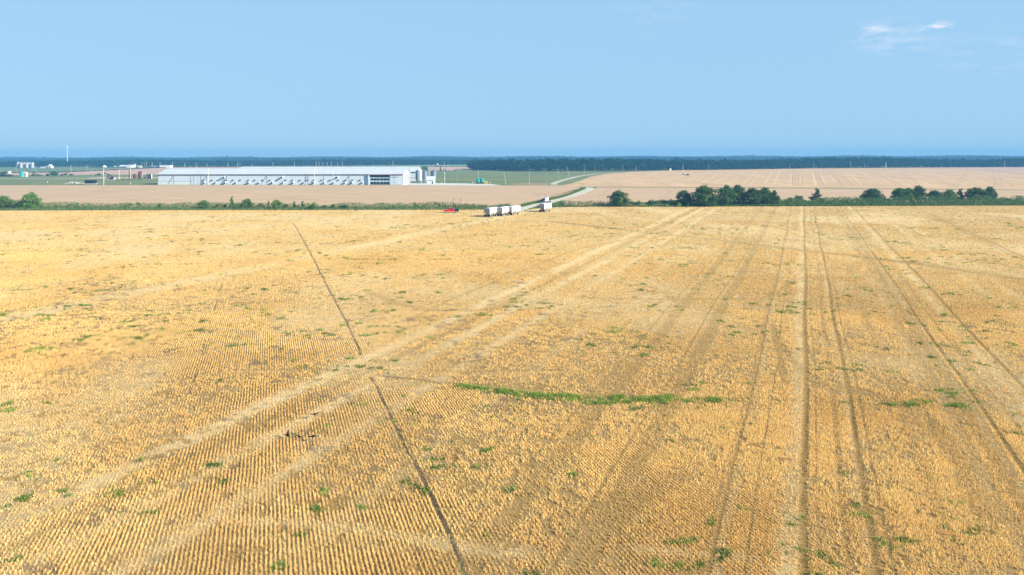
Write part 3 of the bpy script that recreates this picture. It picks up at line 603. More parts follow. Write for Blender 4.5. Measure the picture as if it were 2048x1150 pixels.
# undergrowth strip of the hedge, and woods
def mass(name, x, y, h, siz, leaf, label, cat, per):
    n = len(x); x = np.repeat(x, per)+rng.normal(0, .5, n*per)*np.repeat(siz, per)*3; y = np.repeat(y, per)+rng.normal(0, .5, n*per)*np.repeat(siz, per)*3
    z = np.repeat(h, per)*rng.random(n*per)**.8; s = np.repeat(siz, per)*rng.uniform(.6, 1.3, n*per); cen = np.stack([x, y, z+.05], 1)
    V = leaf_quads(cen, s, np.tile(np.array([[0, 0, .5]]), (len(x), 1))); o = np_mesh(name, V, np.arange(len(V)).reshape(-1, 4), LM[leaf]); tag(o, label, cat, kind='stuff'); return o
def strip(px0, px1, fa, fb, n):
    px = rng.uniform(px0, px1, n); f = rng.random(n); ya = np.array([G(p, fa(p)).y for p in px]); yb = np.array([G(p, fb(p)).y for p in px]); y = ya+(yb-ya)*f; x = np.array([AT(p, q).x for p, q in zip(px, y)]); return x, y, px, f
EDG = lambda p: float(np.interp(p, [-300, 0, 600, 900, 1045, 1060, 1100, 1130, 1200, 1600, 2048, 2350], [421.5, 421.5, 421, 420.3, 419.8, 418.5, 415.5, 414.8, 413.8, 413, 411.5, 410.5]))
BCK = lambda p: float(np.interp(p, [-300, 0, 600, 700, 900, 1045, 1060, 1110, 1300, 1600, 2048, 2350], [412.5, 412.5, 412, 411, 412, 414.5, 415, 410.5, 410, 408, 405.5, 404]))
def rd_ok(x, y):
    d = polydist(x, y, ROAD[:8]); return d > 3.6
A1 = strip(-260, 2300, EDG, BCK, 26000); A2 = strip(1250, 2300, EDG, BCK, 17000); x, y, px, f = [np.concatenate([a, b]) for a, b in zip(A1, A2)]; k = rd_ok(x, y); x, y, px, f = x[k], y[k], px[k], f[k]
n1 = fbm(x, y*0+3, 9, 7, 3); hh = (.35+1.5*sstep(.15, .8, f)*np.clip(n1*1.6-.1, .2, 1.4))*np.interp(px, [1000, 1300, 1560, 2048], [1.1, 1.5, 2.1, 2.1])*np.where((px > 1020) & (px < 1100), .5, 1)
g = rng.random(len(x)); 
mass('hedge_undergrowth', x[g < .5], y[g < .5], hh[g < .5], np.full((g < .5).sum(), .20), 'mid', 'low green scrub and tall weeds filling the ditch between the fields', 'undergrowth', 4)
mass('hedge_undergrowth', x[g >= .5], y[g >= .5], hh[g >= .5]*.9, np.full((g >= .5).sum(), .19), 'dark', 'darker leaves among the scrub in the ditch between the fields', 'undergrowth', 3)
x, y, px, f = strip(-260, 2300, EDG, lambda p: EDG(p)-3.0, 7000); k = rd_ok(x, y)
mass('ditch_grass', x[k], y[k], np.full(k.sum(), .45), np.full(k.sum(), .16), 'grey', 'dull dry grass edging the stubble in front of the hedge', 'grass', 3)
vx = []; 
for s_ in (-1,):
    P = [G(*p) for p in ROAD[2:8]]
    for a, b in zip(P[:-1], P[1:]):
        for k in range(420):
            t = random.random(); q = a.lerp(b, t); d = (b-a).normalized(); n = Vector((-d.y, d.x, 0)); q = q+n*random.uniform(3.4, 5.6); vx.append((q.x, q.y))
vx = np.array(vx); mass('verge_weeds', vx[:, 0], vx[:, 1], np.full(len(vx), .9), np.full(len(vx), .2), 'mid', 'tall green weeds along the left side of the gravel road', 'weeds', 3)
def wood(name, pts, depth, hgt, cr, leaf, per, ls, label, tops=.35, zmin=0):
    """pts: (px, Y) along the front edge"""
    X = []; P = [AT(px, Yq) for px, Yq in pts]
    cx = []; cy = []; ch = []; crr = []
    for a, b in zip(P[:-1], P[1:]):
        L = (b-a).length; rows = max(1, int(depth/(cr*1.5)))
        for r in range(rows):
            n = max(1, int(L/(cr*1.25)))
            for k in range(n):
                t = (k+random.random())/n; q = a.lerp(b, t); cx.append(q.x+random.uniform(-2, 2)); cy.append(q.y+r*cr*1.5+random.uniform(-cr, cr)*.6)
                ch.append(hgt*(random.uniform(1-tops, 1.0)) * (1+.12*math.sin(q.x*.013))*(random.uniform(.5, .8) if r == 0 else random.uniform(.75, 1) if r == 1 else 1)*(1.18 if random.random() < .03 else 1)); crr.append(cr*random.uniform(.7, 1.25))
    cx, cy, ch, crr = map(np.array, (cx, cy, ch, crr)); n = len(cx)
    d = rng.normal(0, 1, (n*per, 3)); d[:, 2] = d[:, 2]*.9+.25; d /= np.linalg.norm(d, axis=1)[:, None]
    rr_ = np.repeat(crr, per)*rng.uniform(.75, 1.08, n*per); hz = np.repeat(ch, per)
    zc = hz*.56; cen = np.stack([np.repeat(cx, per)+d[:, 0]*rr_, np.repeat(cy, per)+d[:, 1]*rr_, zc+d[:, 2]*hz*.44*rng.uniform(.8, 1.05, n*per)], 1)
    V = leaf_quads(cen, rng.uniform(.6, 1.3, n*per)*ls, d*.9); 
    o = np_mesh(name, V, np.arange(len(V)).reshape(-1, 4), leaf); tag(o, label, 'wood', kind='stuff'); print(name, n, 'crowns', len(V)//4); return o
WM1 = leaf_mat('wood_leaves', (.003, .024, .022), (.010, .055, .040), .1); WM1.node_tree.nodes['Principled BSDF'].inputs['Specular IOR Level'].default_value = 0
wood('near_wood', [(940,1130),(970,1080),(1040,1010),(1180,1010),(1400,1060),(1620,1180),(1850,1240),(2048,1260),(2350,1290)], 90, 17, 6.5, WM1, 120, 1.1, 'long dark green wood of full trees beyond the harvested field on the right')
wood('left_wood', [(-300,1500),(0,1500),(330,1560),(700,1620),(1010,1750)], 90, 14, 6, WM1, 70, 1.3, 'hazy blue green wood behind the grain bins and the long barn')
wood('middle_wood', [(-300,2200),(400,2300),(1000,2500),(1500,2400),(2048,2300),(2400,2300)], 120, 14.5, 8, WM1, 45, 2.1, 'pale blue band of wood seen above the nearer woods')
wood('far_wood', [(-300,3200),(1000,3250),(2400,3150)], 120, 18.5, 11, WM1, 45, 2.9, 'faintest blue line of trees along the horizon', tops=.15)
wood('hedge_line', [(180,1420),(600,1450),(965,1430)], 4, 2.2, 2.5, WM1, 30, .8, 'thin dark hedge along the far edge of the wheat behind the barn')
wood('hedge_line', [(0,965),(120,985),(200,1100),(330,1400)], 3, 1.6, 2.0, WM1, 30, .6, 'thin dark hedge between the far green field and the far wheat')
wood('yard_shelter', [(-200,1490),(40,1470),(60,1475)], 10, 15, 5, WM1, 60, 1.1, 'blue green trees rising behind the grain bins')

# ------------------------------------------------------------------ buildings
white_m = mat('white_metal_cladding', (.50, .56, .66), .55, .05, .4, streak=(3, 3, .3)); roof_m = mat('galvanised_roof', (.47, .49, .54), .5, .06, .15, streak=(2, .4, 1))
trim_m = mat('red_brown_trim', (.22, .07, .06), .7, .1); dark_m = mat('painted_dark_opening', (.015, .02, .03), .8, .1); steel_m = mat('galvanised_steel', (.20, .24, .29), .45, .12, 1.5, .55, streak=(1, 1, .3))
black_m = mat('black_rubber', (.018, .018, .02), .7, .2, 2); grey_m = mat('grey_metal', (.33, .35, .37), .5, .1, 1, .3); lwood = mat('weathered_pole', (.42, .38, .33), .9, .15, 2); dwood = mat('dark_pole', (.13, .10, .08), .9, .15, 2)
wpaint = mat('white_paint', (.66, .66, .66), .4, .04, 1); conc = mat('concrete', (.5, .49, .46), .9, .1, 1); rust = mat('rusty_steel', (.11, .035, .03), .85, .35, .8); teal = mat('teal_paint', (.02, .28, .27), .5, .12, .4)
cream = mat('cream_paint', (.68, .62, .50), .6, .1, .5); glass_m = mat('dark_glass', (.02, .03, .04), .12, .1)
shade_net = mat('pale_curtain', (.44, .56, .66), .8, .1, .4)

BX = AT(806, 548).x; BL = AT(316, 556); BR = Vector((BX, 548, 0)); ax = (BR-BL); BLen = ax.length; BANG = math.atan2(ax.y, ax.x)
def make_barn(name, origin, L, W, eh, rh, label, full):
    b = empty(name, origin, BANG, label, 'barn')
    lean_end = 30 if full else 0       # left section has a lower band
    w = MB()
    if full:
        x_open0, x_open1 = L*(735-316)/(806-316)+2.0, L*(777-316)/(806-316)+1.5
        w.box(0, x_open0, 0, .3, 0, eh); w.box(x_open1, L-.32, 0, .3, 0, eh)
        w.box(x_open0, x_open1, 8, 8.3, 0, eh)
    else: w.box(0, L-.32, 0, .3, 0, eh)
    w.box(0, L-.32, W-.3, W, 0, eh); w.build('wall', white_m, b)
    # gables
    for gx in (-.02, L-.3):
        g = MB(); g.prism([(0, 0), (W, 0), (W, eh), (W/2, rh-.15), (0, eh)], gx, gx+.3, 'x'); g.build('gable', white_m, b)
    r = MB(); t = .22; ov = .8; sl = (rh-eh)/(W/2)
    ya = -ov; za = eh-ov*sl+.05
    r.prism([(ya, za), (W/2, rh+.05), (W+ov, za), (W+ov, za+t), (W/2, rh+t+.05), (ya, za+t)], -.7, L+.7, 'x'); r.build('roof', roof_m, b)
    rg = MB(); rg.box(1, L-1, W/2-.5, W/2+.5, rh+.2, rh+.55); rg.build('ridge_vent', roof_m, b)
    f = MB(); f.box(-.6, L+.6, ya-.06, ya-.01, za-.22, za+.12); f.build('fascia', trim_m, b)
    return b
barn = make_barn('poultry_barn', BL, BLen, 30, 8.3, 12.3, 'very long white metal barn with a grey roof, fan cones and a bright gable', True)
L = BLen; ux = lambda px: (AT(px, 550).x-BL.x)/math.cos(BANG)   # distance along the wall of a picture column
xo0, xo1 = L*(735-316)/(806-316)+2.0, L*(777-316)/(806-316)+1.5
m_ = MB(); m_.box(.02, ux(382), -.12, -.01, 0, 2.6); m_.build('lower_panel', mat('grey_white_panel', (.56, .60, .63), .6, .06, .5), barn)
m_ = MB(); m_.box(.02, ux(382), -.16, -.125, 2.6, 2.85); m_.box(ux(382), ux(382)+.25, -.16, -.01, 0, 8); m_.box(2.5, 2.7, -.17, -.125, 0, 2.6); m_.build('panel_trim', grey_m, barn)
m_ = MB(); m_.box(.02, xo0, -.2, -.01, 0, .35); m_.box(xo1, L, -.2, -.01, 0, .35); m_.build('plinth', conc, barn)
seam_m = mat('seam', (.55, .60, .64), .6, .05)
m_ = MB()
for k in range(1, int(L/7.3)):
    xx = k*7.3
    if not (xo0-1 < xx < xo1+1): m_ = MB(); m_.box(xx, xx+.1, -.05, -.005, 2.9 if xx < ux(382) else .36, 8.0); m_.build('cladding_seam', seam_m, barn)

# long rows of ventilation fans
fan_m = mat('fan_housing', (.62, .66, .70), .5, .08, 1)
def fan(xc, zc, r, ln, hood):
    a = MB(); a.tube((xc, -.02, zc), (xc, -ln, zc-.1), r*.92, r, 14)
    h = a.build('fan_cone' if not hood else 'fan_hood', fan_m, barn, smooth=True)
    d = MB(); d.tube((xc, -ln-.01, zc-.1), (xc, -ln-.03, zc-.1), r*.86, r*.86, 14); d.build('fan_shade_disc', dark_m, h)  # near-black disc paints the shade inside the closed cone
FB = [405,427,447,469,495,516,543.5,565,585.5,606.5,627,648,668.5,690,704.5,725]
for k, px in enumerate(FB): fan(ux(px), 1.75, (.85 if k % 2 == 0 else .7) if k not in (0,) else .6, 1.9 if k % 2 == 0 else 1.4, False)
for px in [402,419,432,447.5,462,477,494,507,523,538,552,569.5,583.5,599,614,627,643,660,676,691,705,720]:
    h = MB(); x0 = ux(px); h.prism([(-.02, 4.0), (-.8, 3.55), (-.8, 3.0), (-.7, 3.0), (-.7, 3.5), (-.02, 3.85)], x0-.6, x0+.6, 'x'); hh_ = h.build('air_inlet', dark_m, barn)
for px in (445, 563, 675): fan(ux(px), 6.0, .8, 1.6, True)
for px in (342, 410, 451, 533, 617, 700):   # upright pipes and slanting tubes running down from the eave
    a = MB(); a.tube((ux(px), -.35, 7.7), (ux(px), -.35, .2), .09, n=6); a.build('downpipe', grey_m, barn)
    a = MB(); a.tube((ux(px), -.5, 7.6), (ux(px-11), -.6, .8), .13, n=6); a.build('diagonal_pipe', grey_m, barn)
# open bay with three decks
m_ = MB()
for z in (.1, 2.75, 5.4): m_.box(xo0+.05, xo1-.05, .35, 7.9, z, z+.25)
m_.build('deck', grey_m, barn)
m_ = MB()
for z in (2.5, 5.2): m_.box(xo0+.3, xo1-.3, .02, .18, z-.2, z+.75)
m_.build('deck_rail', shade_net, barn)
m_ = MB()
for k in range(7):
    xx = xo0+.4+(xo1-xo0-.8)*k/6; m_.box(xx-.12 if k in (0, 3, 6) else xx-.05, xx+.12 if k in (0, 3, 6) else xx+.05, -.12, .015, .2, 8.2)
m_.build('bay_post', shade_net, barn)
m_ = MB(); m_.box(xo0-.9, xo0, -1.6, -.02, 0, 8.25); m_.build('bay_pier', white_m, barn)
m_ = MB()
for k in range(14):
    xx = xo0+.8+k*(xo1-xo0-1.6)/13
    for z in (.4, 3.1, 5.7): m_.box(xx-.35, xx+.35, 3, 7.5, z, z+1.5+.4*(k % 2))
m_.build('cage_row', mat('dark_cages', (.05, .08, .10), .7, .3, 2), barn)
m_ = MB(); m_.box(xo0-1, L+.4, -1.85, -1.75, 7.7, 8.1); m_.build('bay_fascia', trim_m, barn)
m_ = MB(); m_.prism([(-1.8, 8.08), (-.6, 8.4), (-.6, 8.5), (-1.8, 8.2)], xo0-1, xo1+1, 'x'); m_.build('bay_canopy', roof_m, barn)
d0 = xo1+3.0
for q0, q1 in ((d0, d0+.3), (d0+6.5, d0+6.65)): m_ = MB(); m_.box(q0, q1, -.10, -.02, .4, 7.6); m_.build('door_frame', grey_m, barn)
m_ = MB(); m_.box(d0+3.2, d0+4.3, -.1, -.02, .3, 2.4); m_.build('door', mat('door_paint', (.6, .64, .68), .5, .05), barn)
# gable end: flat panel painted as the egg-belt bay's shade, behind a steel frame
m_ = MB(); m_.box(L+.01, L+.05, 3, 27, .8, 7.6); m_.build('shaded_bay_panel', mat('painted_dim_interior', (.16, .17, .19), .8, .2, .6), barn)
m_ = MB()
for k in range(9): m_.box(L+.06, L+.35, 3+k*3-.15, 3+k*3+.15, .8, 7.6)
for z in (.9, 2.6, 4.3, 6.0, 7.4): m_.box(L+.36, L+.5, 3, 27, z-.12, z+.12)
m_.build('end_frame', wpaint, barn)
barn2 = make_barn('poultry_barn', Vector((BL.x+30, BL.y+76, 0)), BLen-30+BX-(BL.x+30+(BLen-30)*math.cos(BANG)), 30, 8.3, 12.3, 'second long white barn standing behind the first, its gable above the silos', False)
m_ = MB(); LL = BLen-30+BX-(BL.x+30+(BLen-30)*math.cos(BANG)); m_.box(LL-40, LL, -.12, -.01, 2.8, 3.1); m_.build('band_trim', trim_m, barn2)

def make_silo(name, px, Yd, dia, z_top, z_cone, label):
    p = AT(px, Yd); b = empty(name, p, 0, label, 'silo', 'feed silos between the barns'); r = dia/2
    s = MB(); prof = [(r, z_cone)]; 
    z = z_cone
    while z < z_top-1.6: prof += [(r*1.012, z+.35), (r, z+.7)]; z += .7
    s.lathe(prof, 24); s.build('tank', steel_m, b, smooth=True)
    s = MB(); s.lathe([(r*1.04, z), (r*.35, z_top-.3), (r*.2, z_top-.25), (r*.2, z_top)], 24); s.build('cap', steel_m, b, smooth=True)
    s = MB(); s.lathe([(.22, .7), (r*.98, z_cone-.02)], 24); s.build('hopper', grey_m, b, smooth=True)
    for k in range(4):
        a = math.pi/4+k*math.pi/2; s = MB(); s.tube((r*.98*math.cos(a), r*.98*math.sin(a), 0), (r*.98*math.cos(a), r*.98*math.sin(a), z_cone+1), .09, n=6); s.build('leg', grey_m, b)
    s = MB(); s.tube((0, -r-.15, 1), (0, -r-.15, z), .05, n=5); s.tube((0.4, -r-.15, 1), (.4, -r-.15, z), .05, n=5)
    for k in range(10): s.tube((0, -r-.15, 1.3+k*.75), (.4, -r-.15, 1.3+k*.75), .03, n=4)
    s.build('ladder', steel_m, b); return b
make_silo('feed_silo', 835.5, 590, 3.7, 10.9, 3.3, 'narrow left feed silo with cone bottom just right of the utility pole')
make_silo('feed_silo', 849.5, 576, 4.5, 10.9, 3.6, 'broad feed silo with cone bottom left of the small white shed')
make_silo('feed_silo', 856, 622, 3.7, 10.4, 4.0, 'feed silo half hidden behind the broad one')
make_silo('feed_silo', 867.5, 586, 4.6, 11.2, 5.0, 'rightmost feed silo behind the small white shed')
sh = empty('pump_shed', AT(853.5, 562), 0, 'small white shed with a gable end standing below the feed silos', 'shed')
m_ = MB(); m_.box(0, 6.1, 0, 4, 0, 3.6); m_.build('wall', white_m, sh)
m_ = MB(); m_.prism([(0, 3.6), (4, 3.6), (2, 5.9)], 6.11, 6.3, 'x'); m_.prism([(0, 3.6), (4, 3.6), (2, 5.9)], -.2, 0, 'x'); m_.box(6.11, 6.3, 0, 4, 0, 3.6); m_.build('gable', white_m, sh)
m_ = MB(); m_.prism([(-.4, 3.25), (2, 5.95), (4.4, 3.25), (4.4, 3.4), (2, 6.1), (-.4, 3.4)], -.4, 6.6, 'x'); m_.build('roof', roof_m, sh)
m_ = MB(); m_.box(4.0, 4.9, -.06, -.01, 0, 2.1); m_.build('door', dark_m, sh)
m_ = MB(); m_.box(2.0, 3.3, -.06, -.01, 2.6, 3.1); m_.build('vent', trim_m, sh)

# farm pieces far left
def bin_(px, Yd, dia, hgt, label):
    p = AT(px, Yd); b = empty('grain_bin', p, 0, label, 'grain bin', 'row of grain bins by the far wood'); r = dia/2
    s = MB(); prof = [(r, 0)]; z = 0
    while z < hgt*.72: prof += [(r*1.01, z+.5), (r, z+1)]; z += 1
    s.lathe(prof, 20); s.build('tank', steel_pale, b, smooth=True)
    s = MB(); s.lathe([(r*1.05, z), (r*.15, hgt-.2), (r*.15, hgt)], 20); s.build('cap', steel_pale, b, smooth=True)
    s = MB(); s.box(r, r+.3, -.3, .3, 0, z); s.build('ladder', grey_m, b)
steel_pale = mat('pale_steel', (.42, .43, .45), .4, .06, 1.5, .3)
for px, Yd, dd, h, lb in [(36.5,1385,6.6,12.5,'leftmost grain bin, slightly bigger than the rest'),(42.5,1380,5.6,12,'second grain bin from the left of the row'),(48.3,1385,5.6,11.6,'third grain bin from the left of the row'),(54,1380,5.4,11.6,'third grain bin from the right of the row'),(59.5,1385,5.6,11.6,'second grain bin from the right of the row'),(65,1380,6,12,'rightmost grain bin of the row')]: bin_(px, Yd, dd, h, 'pale steel '+lb)
def shed(name, px0, px1, Yd, eh, rh, W, label, cat='building', wm=None, rm=None, doors=0):
    p = AT(px0, Yd); q = AT(px1, Yd); Ls = q.x-p.x; b = empty(name, p, 0, label, cat)
    m = MB(); m.prism([(0, 0), (W, 0), (W, eh), (W/2, rh), (0, eh)], 0, Ls, 'x'); m.build('wall', wm or white_m, b)
    m = MB(); sl = (rh-eh)/(W/2); m.prism([(-.5, eh-.5*sl+.03), (W/2, rh+.03), (W+.5, eh-.5*sl+.03), (W+.5, eh-.5*sl+.3), (W/2, rh+.3), (-.5, eh-.5*sl+.3)], -.4, Ls+.4, 'x'); m.build('roof', rm or roof_m, b)
    for k in range(doors):
        m = MB(); xx = Ls*(k+.5)/doors; m.box(xx-1.4, xx+1.4, -.08, -.01, 0, min(3.2, eh*.8)); m.build('door', dark_m, b)
    return b
shed('farm_shed', 81, 92, 1350, 1.6, 2.4, 5, 'low pale roofed shed right of the grain bins', rm=wpaint)
shed('farmhouse', 92, 102, 1350, 3.0, 4.0, 8, 'small pinkish farmhouse left of the bright white tower shed', wm=cream, doors=2)
shed('farm_shed', 97, 101.5, 1358, 5.5, 6.8, 5, 'tall bright white shed rising behind the pinkish farmhouse', wm=wpaint, rm=wpaint)
shed('warehouse', 238, 252, 1400, 2.6, 4.6, 12, 'grey walled left half of the far long warehouse', wm=grey_m, rm=wpaint, doors=3)
shed('warehouse', 252.6, 263, 1400, 4.0, 5.2, 12, 'bright white right half of the far long warehouse', wm=wpaint, rm=wpaint)
shed('farmhouse', 264.5, 276, 1420, 2.5, 4.2, 9, 'hazy grey house under the pointed white steeple', wm=grey_m, rm=grey_m, doors=2)
shed('farm_shed', 276.5, 281, 1415, 2.0, 3.6, 7, 'low shed with a bright end wall right of the steeple', wm=cream, rm=grey_m)
shed('warehouse', 319, 340, 1400, 3.6, 4.4, 12, 'plain bright white warehouse above the left end of the long barn', wm=wpaint, rm=wpaint)
shed('farm_shed', 300, 310, 1440, 2.0, 2.8, 6, 'low hazy grey shed between the steeple and the white warehouse', wm=grey_m, rm=grey_m, doors=1)
s_ = empty('steeple', AT(270, 1418), 0, 'slim pointed white steeple beside the far warehouse', 'steeple'); m_ = MB(); m_.box(-1, 1, -1, 1, 0, 4.6); m_.build('base', wpaint, s_); m_ = MB(); m_.lathe([(1.3, 4.6), (.05, 9.5)], 8); m_.build('spire', wpaint, s_)
for px, py, lb in [(169,332.6,'round white tank far off left of the distant white warehouse'),(230,333.8,'small white gas tank just left of the far long warehouse')]:
    t_ = empty('gas_tank', G(px, py+.6), 0, lb, 'tank'); m_ = MB(); m_.tube((-1.9, 0, 1.4), (1.9, 0, 1.4), 1.1, n=14); m_.build('tank', wpaint, t_, smooth=True); m_ = MB(); m_.box(-1.3, -1, -.6, .6, 0, .5); m_.box(1, 1.3, -.6, .6, 0, .5); m_.build('saddle', conc, t_)
t_ = empty('radio_mast', AT(134.6, 1560), 0, 'tall slim white radio mast rising over the left wood into the sky', 'mast')
m_ = MB(); zt = ZAT(134, 292, 1560); m_.tube((0, 0, 0), (0, 0, zt), .7, .35, 10); m_.build('pole', wpaint, t_)
m_ = MB(); m_.tube((-1.0, 0, zt-4), (-1.0, 0, zt+3), .22, n=5); m_.tube((1.0, 0, zt-5), (1.0, 0, zt-1), .5, n=6); m_.box(-1.2, 1.2, -.2, .2, zt-3, zt-2.6); m_.build('antenna', wpaint, t_)

# tank battery at far left
def vtank(name, px, Yd, r, h, m, label, group=None, cat='tank'):
    b = empty(name, AT(px, Yd), 0, label, cat, group)
    q = MB(); q.lathe([(r, 0), (r, h*.33), (r*1.02, h*.335), (r*1.02, h*.345), (r, h*.35), (r, h*.66), (r*1.02, h*.665), (r*1.02, h*.675), (r, h*.68), (r, h)], 24); q.build('shell', m, b, smooth=True)
    q = MB(); q.lathe([(r*1.03, h), (r*.2, h+r*.22), (r*.2, h+r*.22+.25)], 24); q.build('lid', m, b, smooth=True)
    q = MB(); q.tube((r+.15, -.3, 0), (r+.15, -.3, h), .07, n=5); q.tube((r+.15, .3, 0), (r+.15, .3, h), .07, n=5); q.build('ladder', grey_m, b); return b
YB = G(45, 353.8).y
vtank('storage_tank', 43.3, YB, 1.8, 6.0, teal, 'teal round storage tank at the left of the small tank group')
vtank('storage_tank', 49.3, YB+1, 1.35, 5.2, cream, 'cream tank directly right of the teal one')
vtank('storage_tank', 53.2, YB, 1.3, 5.1, cream, 'cream tank at the right end of the small tank group')
vtank('storage_tank', 40.2, YB+2, .5, 4.4, wpaint, 'thin white vessel left of the teal tank')
q = MB(); q.tube((0, 0, 0), (0, 0, 7.6), .35, n=8); q.tube((0, 0, 7.6), (0, 0, 8.1), .45, n=8); o = q.build('vent_stack', black_m); o.location = AT(52.4, YB+5); tag(o, 'black vent stack rising behind the cream tanks', 'stack')
o = shed('hut', 16.5, 20, G(18, 347).y, 2.6, 3.0, 2, 'tiny white hut at the far edge of the green field near the left edge', 'hut', wm=wpaint, rm=wpaint)
YR = G(280, 357.6).y
vtank('storage_tank', 269.3, YR, 1.35, 4.6, rust, 'dark rusty tank at the left of the rusty tank group')
vtank('storage_tank', 274.5, YR+3, 1.1, 3.9, mat('faded_red', (.28, .10, .08), .8, .2), 'faded red tank between the rusty tank and the green bush')
vtank('storage_tank', 281, YR+4, 2.1, 7.0, mat('red_brown_steel', (.16, .05, .05), .8, .3), 'tallest red brown tank behind the green bush')
vtank('storage_tank', 297, YR, .9, 4.5, black_m, 'first black upright tank left of the white one')
vtank('storage_tank', 300.4, YR+1, .9, 4.5, black_m, 'second black upright tank touching the white one')
vtank('storage_tank', 303.3, YR+.5, .6, 4.4, wpaint, 'narrow white upright tank at the right of the rusty tank group')
b = empty('pipe_loop', AT(286.3, YR), 0, 'white pipe loop curving over beside the tallest red brown tank', 'pipe'); m_ = MB()
pts = [Vector((1.0*math.cos(t), 0, 5.5+1.3*math.sin(t))) for t in np.linspace(math.pi, -.4*math.pi, 12)]
for a, c in zip(pts[:-1], pts[1:]): m_.tube(a, c, .17, n=6)
m_.tube((-1, 0, 0), (-1, 0, 5.5), .17, n=6); m_.build('pipe', cream, b)
b = empty('pump_unit', AT(289.5, YR), 0, 'dark low pump engine between the pipe loop and a brown post', 'pump'); m_ = MB(); m_.box(-1.3, 1.2, -.7, .7, .2, 1.3); m_.build('engine', black_m, b, bevel=.08); m_ = MB(); m_.tube((-.9, 0, 1.3), (.8, 0, 1.9), .3, n=8); m_.build('motor', rust, b); m_ = MB(); m_.box(-1.5, 1.4, -.9, .9, 0, .18); m_.build('skid', conc, b)
b = empty('wellhead', AT(293, YR), 0, 'brown pointed post right of the dark pump engine', 'wellhead'); m_ = MB(); m_.tube((0, 0, 0), (0, 0, 5.4), .28, .08, 6); m_.build('stem', rust, b); m_ = MB(); m_.tube((-.6, 0, 3.2), (.6, 0, 3.2), .2, n=6); m_.build('valve', rust, b)
# small well and thick brown stack
YW = G(248, 360).y
b = empty('wellhead', AT(246.8, YW), 0, 'small rusty wellhead right of the pumpjack', 'wellhead'); m_ = MB(); m_.tube((0, 0, 0), (0, 0, 3.0), .18, .1, 6); m_.build('stem', rust, b); m_ = MB(); m_.tube((-.8, 0, 1), (.9, 0, 1), .25, n=6); m_.box(-1.1, .6, -.4, .4, .02, .6); m_.build('valve', rust, b)
YW = G(259, 358.5).y
b = empty('treater_stack', AT(258.9, YW), 0, 'tall thick brown stack standing alone between pumpjack and rusty tanks', 'stack'); m_ = MB(); m_.tube((0, 0, 0), (0, 0, 8.3), .5, n=10); m_.build('shell', rust, b, smooth=True); m_ = MB(); m_.tube((0, 0, 8.3), (0, 0, 9.6), .22, n=6); m_.build('cap', rust, b); m_ = MB(); m_.box(-2.6, 2.2, -.5, .5, .02, .35); m_.build('skid', rust, b)
# pumpjack
YP = G(218, 360).y; pj_m = mat('dark_green_paint', (.025, .035, .04), .6, .15, 1)
b = empty('pumpjack', AT(218, YP), R(6), 'dark oil pumpjack with its horse head raised on the left', 'pumpjack')
m_ = MB(); m_.box(-3.6, 4.6, -1.3, 1.3, 0, .35); m_.build('base', conc, b)
m_ = MB()
for sx in (-1.6, 1.0):
    for sy in (-.8, .8): m_.tube((sx-.6, sy, .35), (-.35, 0, 5.3), .26, .2, 6)
m_.build('samson_post', pj_m, b)
m_ = MB(); beam = [(-4.0, 6.4), (2.6, 3.9), (2.75, 4.45), (-3.8, 7.0)]; m_.prism(beam, -.35, .35, 'y'); m_.build('walking_beam', pj_m, b)
m_ = MB(); m_.prism([(-4.2, 7.6), (-3.3, 7.0), (-3.6, 5.6), (-4.5, 5.3), (-4.9, 6.4)], -.35, .35, 'y'); m_.build('horse_head', rust, b)
m_ = MB(); m_.tube((-4.7, 0, 5.6), (-4.5, 0, .3), .05, n=5); m_.box(-4.8, -4.2, -.25, .25, 0, 1.0); m_.build('polished_rod', grey_m, b)
m_ = MB(); m_.prism([(1.0, .35), (4.2, .35), (4.4, 1.3), (2.9, 2.3), (1.2, 2.6)], -.9, .9, 'y'); m_.build('gearbox', black_m, b, bevel=.06)
m_ = MB(); m_.tube((2.5, -1.05, 2.0), (2.5, -.95, 2.0), 1.2, n=14); m_.tube((2.5, .95, 2.0), (2.5, 1.05, 2.0), 1.2, n=14); m_.build('crank', pj_m, b)
m_ = MB(); m_.tube((2.6, -1.0, 1.9), (2.6, -.3, 4.2), .1, n=6); m_.tube((2.6, 1.0, 1.9), (2.6, .3, 4.2), .1, n=6); m_.build('pitman', pj_m, b)
m_ = MB(); m_.tube((5.0, -.5, 1.0), (5.0, .5, 1.0), .8, n=10); m_.build('motor', wpaint, b)
